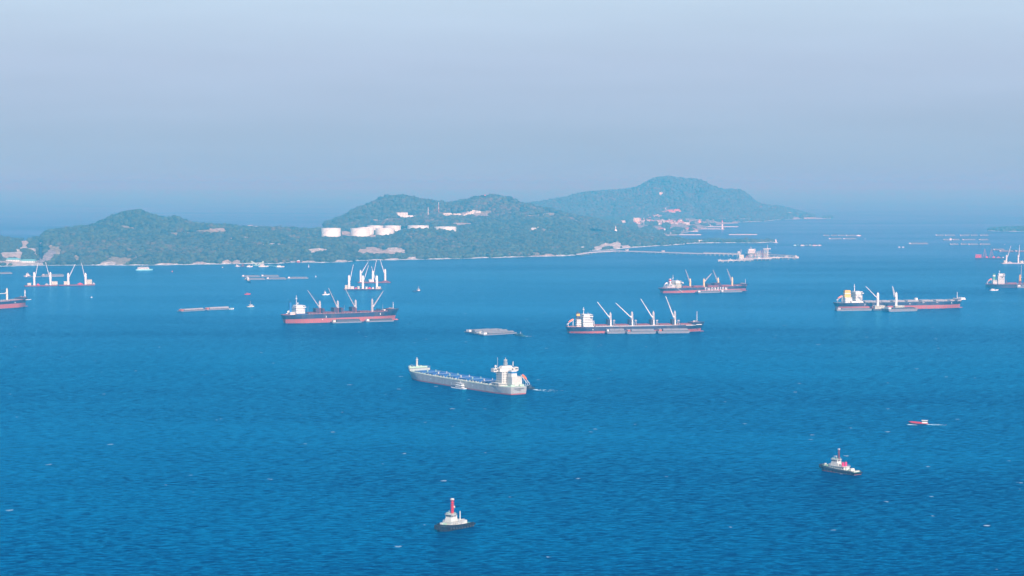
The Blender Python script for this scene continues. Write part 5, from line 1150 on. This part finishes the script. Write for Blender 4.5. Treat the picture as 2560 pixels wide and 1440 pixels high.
# ------------------------------------------------------------ tank farm
def tank(label, x0, x1, ytop, ybase, i, Yf=None):
    c = (x0 + x1) / 2; g = G(c, ybase) if Yf is None else at(c, ybase, Yf); Y = g.y; r = (at(x1, ybase, Y).x - at(x0, ybase, Y).x) / 2
    h = at(c, ytop, Y).z - at(c, ybase, Y).z; zb = at(c, ybase, Y).z
    t = thing('storage_tank', label, 'storage tank', (g.x, Y + r, zb), 0, 'white storage tanks')
    m = MB(); prof = [(r * 1.04, -8), (r * 1.04, .2), (r, .25)]
    for k in range(6): prof += [(r, h * (k + 1) / 6 - .25), (r + .18, h * (k + 1) / 6 - .2), (r + .18, h * (k + 1) / 6)] if k == 5 else [(r, h * (k + 1) / 6)]
    m.lathe(0, 0, prof[2:], 48); m.build('shell', TANKW, t, smooth=False)
    MB().lathe(0, 0, prof[:2] + [(r * .9, .24)], 32).build('foundation', CONC, t)
    MB().lathe(0, 0, [(r * .985, h + .02), (r * .985, h + .5), (r * .5, h + 1.2), (.5, h + 1.5)], 48).build('roof', TANKW, t)
    m = MB(); a0 = R(200); k = 16; pr = None
    for j in range(k + 1):
        a = a0 + R(70) * j / k; p = Vector((math.cos(a) * (r + .8), math.sin(a) * (r + .8), h * j / k))
        if pr is not None: m.bar(pr, p, .42)
        pr = p
    m.build('spiral_stair', GREY, t)
    m = MB(); 
    for j in range(48):
        a, b_ = 2 * math.pi * j / 48, 2 * math.pi * (j + 1) / 48; m.bar((math.cos(a) * r, math.sin(a) * r, h + 1.1), (math.cos(b_) * r, math.sin(b_) * r, h + 1.1), .12)
    m.build('rim_rail', WHITE, t); MB().box(r * .3, r * .4, -r * .8, -r * .7, h, h + 2.0).build('vent_box', WHITE, t)
    return t
tank('leftmost white storage tank, standing clear of the others', 800.6, 849.5, 571.5, 591.5, 0)
tank('front white tank second from the left', 874, 922.5, 572, 591.5, 1)
tank('front white tank third from the left, overlapping two behind', 937, 984.5, 571.5, 590, 2)
tank('white tank tucked behind the second tank, showing its left rim', 893, 934, 569, 586.5, 3)
tank('white tank in the back row between the two front tanks', 916, 957, 565, 583, 4)
tank('white tank in the back row at the right end of the cluster', 958, 1001, 565, 583, 5)
tank('low looking white tank behind trees, left of the separate pair', 1017, 1071, 565, 582, 6, 7060)
tank('rightmost white tank, half hidden by the tree line', 1085, 1140, 568, 585, 7, 7060)

# ------------------------------------------------------------ buildings on the island
_hn = [0]
def building(label, x0, x1, ytop, ybase, depth=12, roof=TILE, wall=WHITE, rh=0.35, cat='house', name='house', group=None, win=0, rz=0.0):
    wall = {WHITE: LIMEW, OFFW: CREAMW}.get(wall, wall); roof = {WHITE: LIMEW, OFFW: CREAMW}.get(roof, roof)
    """walls and a pitched roof; x0, x1, ytop and ybase are where the photograph shows them"""
    c = (x0 + x1) / 2; g = G(c, ybase); Y = g.y; hw = (at(x1, ybase, Y).x - at(x0, ybase, Y).x) / 2; h = max(3.0, at(c, ytop, Y).z - g.z)
    t = thing(name, label, cat, (g.x, Y + depth / 2, g.z), rz, group); hr = h * rh; d = depth / 2
    o = MB().box(-hw, hw, -d, d, -10, h - hr).build('wall', wall, t)
    if rh > .12:
        e = 1.0; MB().add([(-hw - e, -d - e, h - hr), (hw + e, -d - e, h - hr), (hw + e, d + e, h - hr), (-hw - e, d + e, h - hr), (-hw * .8, 0, h), (hw * .8, 0, h)], [(0, 1, 5, 4), (1, 2, 5), (2, 3, 4, 5), (3, 0, 4), (3, 2, 1, 0)]).build('roof', roof, t)
    else: MB().box(-hw - .5, hw + .5, -d - .5, d + .5, h - hr, h).build('roof', roof, t)
    if win:
        st = max(1, int((h - hr) / 3.6))
        for s_ in range(st):
            for k in range(win):
                x = -hw + (k + .5) * 2 * hw / win; z = (h - hr) * (s_ + .55) / st; MB().box(x - .9, x + .9, -d - .08, -d + .02, z - .7, z + .7).build('window', GLASS, o)
    return t
building('large white block with an open terrace below the middle ridge', 992, 1019, 530.6, 542.5, 24, ROOFG, WHITE, .08, 'building', 'apartment_block', win=7)
building('low white roofed hall beside the white block on the ridge', 1013, 1034, 538.5, 546, 18, WHITE, OFFW, .6, 'building', 'hall', win=4)
building('small white pavilion with pointed roof right of the ridge hall', 1036, 1044, 538.5, 545, 10, WHITE, WHITE, .7, 'pavilion', 'pavilion')
building('long pale roof on posts, left of the stepped complex', 1107, 1130, 532.5, 538.5, 20, OFFW, OFFW, .45, 'building', 'hall', win=8)
building('long pale hall adjoining the stepped complex', 1131, 1152, 534, 541, 20, OFFW, WHITE, .45, 'building', 'hall', win=7)
for i in range(5): building(f'long pale roof on the slope, {ORD[i]} step up of the stepped complex', 1158 + i * 5.5, 1180 + i * 2.2, 536.5 - i * 2.8, 541.5 - i * 2.6, 12, OFFW, WHITE, .4, 'building', 'terrace_hall', 'stepped halls on the slope', win=6)
building('bright white hall to the right of the stepped complex', 1189, 1202, 527, 532, 14, WHITE, WHITE, .3, 'building', 'hall', win=4)
building('white house alone on the wooded slope, left of the white spire', 1328, 1341, 569.5, 577.5, 14, WHITE, WHITE, .2, win=4)
building('white house just above the start of the long pier', 1450, 1461, 616.5, 622, 12, WHITE, WHITE, .2, win=4)
building('tiny white building high on the far hill', 1648.5, 1656.5, 480, 486, 16, WHITE, WHITE, .2, win=3)
building('small pinkish hut on the peak of the middle ridge', 1210, 1215.5, 487, 494, 8, TILE, OFFW, .5)
building('white shore house left of the rocky cliff, near the crane jibs', 892, 898.5, 641, 645.5, 10, WHITE, WHITE, .4, win=2)
building('pale open sided shed on the beach right of the harbour', 742, 756, 650.5, 655.5, 10, WHITE, TILE, .35, 'shed', 'shed', win=0)
building('low huddle of a white house on the beach right of the harbour', 725, 737, 652.5, 656.5, 9, ROOFG, WHITE, .4, win=3)
building('tiny white house left of the leftmost tank', 784, 795.5, 585, 588.5, 9, WHITE, WHITE, .4, win=2)
building('small house at the foot of the quarry clearing near the saddle', 684, 689, 584, 587, 8, ROOFG, WHITE, .4)
for i, (a, b_, yt, yb) in enumerate(((9, 48, 645.5, 653), (51, 87, 648.5, 656))):
    building(f'long shed with turquoise roof by the left shore, the {("left", "right")[i]} one', a, b_, yt, yb, 26, TURQ, WHITE, .5, 'shed', 'shed', 'turquoise roofed sheds', win=6)
building('small white boat shed roof on the skyline above the quarry', 82, 93, 592.5, 596, 10, WHITE, WHITE, .4); building('tiny white hut on the skyline beside the ravine', 105.5, 111, 594.5, 599, 8, WHITE, WHITE, .5)
building('cream cabin on the quarry terrace', 40, 47.5, 622.5, 627.5, 9, ROOFG, OFFW, .3, win=2)
# antenna masts
for px, yt, yb, c, lab in ((1070.5, 518, 543, WHITE, 'thin white lattice mast on the ridge, the left one'), (1096.8, 506, 535, TILE, 'tall red and white banded mast on the ridge'), (1609.7, 544, 562, WHITE, 'thin pale mast standing in the harbour town'), (1306.4, 545, 553, TILE, 'short pinkish mast on the wooded slope'), (1344.5, 567, 577, WHITE, 'thin pole beside the lone white house on the slope')):
    g = G(px, yb); h = at(px, yt, g.y).z - g.z; t = thing('antenna_mast', lab, 'antenna mast', (g.x, g.y, g.z), 0, 'antenna masts'); k = 5
    for j in range(k):
        m = MB(); z0, z1 = h * j / k, h * (j + 1) / k; w = lambda z: 1.6 - 1.0 * z / h
        for a in (-1, 1):
            for b_ in (-1, 1): m.bar((a * w(z0), b_ * w(z0), z0 - (4 if j == 0 else 0)), (a * w(z1), b_ * w(z1), z1), .38)
            m.bar((a * w(z0), -w(z0), z0), (-a * w(z1), -w(z1), z1), .26)
        m.build('mast_section', WHITE if j % 2 == 0 or c is WHITE else c, t)
# white spire
g = G(1539.4, 580); t = thing('stupa', 'white pointed spire rising from the wooded point', 'stupa', (g.x, g.y + 8, g.z)); h = at(1539.4, 563.5, g.y).z - g.z
MB().box(-9, 9, -9, 9, -8, 2.0, .6, .6).build('base', WHITE, t)
MB().lathe(0, 0, [(7.2, 2.0), (6.8, 3.0), (5.6, 3.4), (5.8, 5), (4.9, 7.5), (3.2, 9.5), (2.4, 10.5)], 16).build('bell', WHITE, t); MB().lathe(0, 0, [(2.2, 10.5), (1.9, 12), (1.3, h * .72), (.7, h * .88), (.15, h)], 12).build('spire', WHITE, t)
MB().box(9, 15, -4, 4, -6, 4, .3).build('annex', OFFW, t)
# lighthouse in the water and small light on the spit
p = W(1805.6, 573.5); t = thing('lighthouse', 'white lighthouse with a red lantern standing in the harbour water', 'lighthouse', p); k = 1 / .50
MB().lathe(0, 0, [(13, -1), (13, 1.6), (7, 1.7), (6, 3)], 16).build('base', CONC, t); MB().lathe(0, 0, [(4.6, 2.8), (3.7, 31)], 16).build('tower', WHITE, t)
MB().lathe(0, 0, [(7.5, 31), (8.0, 31.4), (8.0, 32.2), (4, 32.4)], 16).build('gallery', TILE, t); MB().lathe(0, 0, [(3.2, 32.4), (3.2, 38)], 12).build('lantern', OFFW, t); MB().lathe(0, 0, [(4.2, 38), (3.4, 40.5), (1.0, 45), (.3, 52)], 12).build('roof', RED, t)
p = W(1939.6, 606.8); t = thing('light_tower', 'small white light tower on rocks at the end of the spit', 'light tower', p)
MB().lathe(0, 0, [(10, -1), (8, 1.5), (3, 2.2)], 10).build('rock_base', CONC, t); MB().lathe(0, 0, [(3, 2), (2.3, 10.5), (3.2, 10.8), (3.2, 11.4), (1.6, 11.5), (1.5, 13.4), (.2, 14.8)], 12).build('tower', WHITE, t)
g = G(1749, 556.5); t = thing('temple_tower', 'ochre domed temple tower by the harbour water', 'temple tower', (g.x, g.y + 6, g.z)); MB().box(-9, 9, -7, 7, -5, 8, .5, .5).build('hall', GOLD, t); MB().lathe(0, 0, [(6, 8), (6.6, 10), (5, 13), (1.5, 15.5), (.2, 19)], 12).build('dome', GOLD, t)
# hillside temple with its long stair
for i, (a, b_, yt, yb) in enumerate(((1664, 1676, 527, 531.5), (1670, 1684, 524.5, 528.8), (1678, 1694, 526.5, 531), (1686, 1700, 522.5, 527), (1694, 1703, 526, 529.5))):
    building(f'long red roofed temple hall on the far slope, {ORD[i]} from the left', a, b_, yt, yb, 22, TILE, OFFW, .65, 'temple hall', 'temple_hall', 'hillside temple halls')
for i, (a, b_, yt, yb) in enumerate(((1641, 1647, 522, 525.5), (1648, 1655, 519.5, 523.5), (1658, 1666, 519.5, 523.5), (1652, 1658, 528.5, 533))):
    building(f'white temple pavilion on the far slope, {ORD[i]} from the left', a, b_, yt, yb, 16, WHITE, WHITE, .3, 'temple hall', 'temple_pavilion', 'white temple pavilions', win=2)
a, b_ = G(1635, 543.5), G(1652, 532.5); t = thing('stairway', 'long pale stair climbing to the red temple roofs', 'stairway', a); d = b_ - a; m = MB(); pr = None
for j in range(13):
    q = a.lerp(b_, j / 12); q.z = ground_z(q.x, q.y) + 3.0; q = q - a
    if pr is not None: m.add([pr + Vector((-4, 0, 0)), pr + Vector((4, 0, 0)), q + Vector((4, 0, 0)), q + Vector((-4, 0, 0)), pr + Vector((-4, 0, -8)), pr + Vector((4, 0, -8)), q + Vector((4, 0, -8)), q + Vector((-4, 0, -8))], [(0, 1, 2, 3), (0, 4, 5, 1), (1, 5, 6, 2), (3, 7, 4, 0), (2, 6, 7, 3)])
    pr = q
m.build('steps', OFFW, t)
# harbour town
CL = [((1584, 1600, 554, 560), 6, 'below the big cream block'), ((1598, 1634, 547, 561), 17, 'in the left part of the harbour town'), ((1620, 1644, 538, 548), 9, 'at the foot of the temple stair'), ((1644, 1674, 549, 562), 18, 'in the middle of the harbour town'), ((1674, 1704, 550, 560), 16, 'in the right part of the harbour town'), ((1706, 1732, 553, 561), 7, 'between the town and the ochre temple tower'), ((1756, 1778, 554, 564), 6, 'left of the lighthouse'),
      ((1648, 1664, 570, 576), 4, 'on the near shore below the town'), ((1655, 1686, 578, 586), 7, 'behind the wooded point'), ((1688, 1742, 570.5, 577.5), 15, 'on the low quay in front of the town'), ((1551, 1572, 526, 545), 8, 'on the slope above the white spire'), ((1490, 1516, 536, 552), 6, 'high on the slope left of the town')]
tr = random.Random(12)
for (x0, x1, y0, y1), n_, desc in CL:
    its = []
    n_ = int(n_ * 1.6)
    for k in range(n_):
        its.append((x0 + (x1 - x0) * (k + tr.uniform(.15, .85)) / n_, tr.uniform(y0 + 2, y1)))
    kinds = {}
    rows_ = []
    for px, py in its:
        wn, wc = tr.choice((('white', WHITE), ('white', WHITE), ('white', WHITE), ('cream', OFFW))); rn, rc = tr.choice((('red', TILE), ('red', TILE), ('grey', ROOFG), ('white', WHITE)))
        rows_.append((px, py, wn, wc, rn, rc)); kinds.setdefault((wn, rn), []).append(px)
    for px, py, wn, wc, rn, rc in rows_:
        ks = sorted(kinds[(wn, rn)]); i = ks.index(px); w = tr.uniform(2.2, 5.2) * (1.25 if rn == 'red' else 1)
        lab = f'{wn} {rn}-roofed house {desc}' if len(ks) == 1 else f'{ORD[i]} {wn} {rn}-roofed house from the left, {desc}'
        building(lab, px - w / 2, px + w / 2, py - tr.uniform(2.6, 4.6), py, tr.uniform(10, 18), rc, wc, .42 if rn != 'white' else .12, group='town houses', win=2)
building('big cream block, tallest in the harbour town', 1584, 1599, 544, 557, 22, ROOFG, OFFW, .06, 'building', 'apartment_block', win=6)
building('white square block left of the big cream block', 1553.5, 1563, 551, 557.5, 16, ROOFG, WHITE, .08, 'building', 'apartment_block', win=4)
building('white two storey house on the low spit', 1746, 1757, 600, 605.5, 10, WHITE, OFFW, .35, win=4)
building('cream block by the harbour water right of the town', 1715, 1724, 556, 561.5, 14, WHITE, WHITE, .2, 'building', 'apartment_block', win=3)
for (a, b_, y), lab in (((1738, 1846, 567.5), 'long thin white breakwater left and right of the lighthouse, the farther one'), ((1753, 1800, 572.8), 'short thin white breakwater ending at the lighthouse'), ((1697, 1752, 587.5), 'thin pale breakwater in front of the low quay'), ((1822, 1892, 587.2), 'thin pale breakwater right of the harbour'), ((1690, 1745, 579), 'low quay carrying houses in front of the town')):
    p, q = W(a, y), W(b_, y); d = (q - p).length; t = thing('breakwater', lab, 'breakwater', p, 0, 'breakwaters'); wd_ = 30 if 'quay' in lab else 10
    MB().prism([(-2, -1), (d + 2, -1), (d, 2.2), (0, 2.2)], -wd_ / 2, wd_ / 2).build('rock_wall', CONC, t); MB().box(1, d - 1, -wd_ * .3, wd_ * .3, 2.2, 3.0).build('walkway', WHITE, t)
p, q = W(583, 568.5), W(652, 566.5); t = thing('breakwater', 'faint pale breakwater in the sea beyond the saddle', 'breakwater', p, math.atan2(q.y - p.y, q.x - p.x), 'breakwaters'); d = (q - p).length
MB().prism([(-2, -1), (d + 2, -1), (d, 3), (0, 3)], -8, 8).build('rock_wall', CONC, t); MB().box(d * .55, d * .68, -6, 6, 3, 9, 2).build('shed', WHITE, t)
for i, (a, b_) in enumerate(((2494, 2500), (2503, 2512), (2516, 2521))): building(f'tiny pale house on the distant low shore, {ORD[i]} from the left', a, b_, 573.5, 576.8, 14, WHITE, OFFW, .4, group='houses on the distant shore')
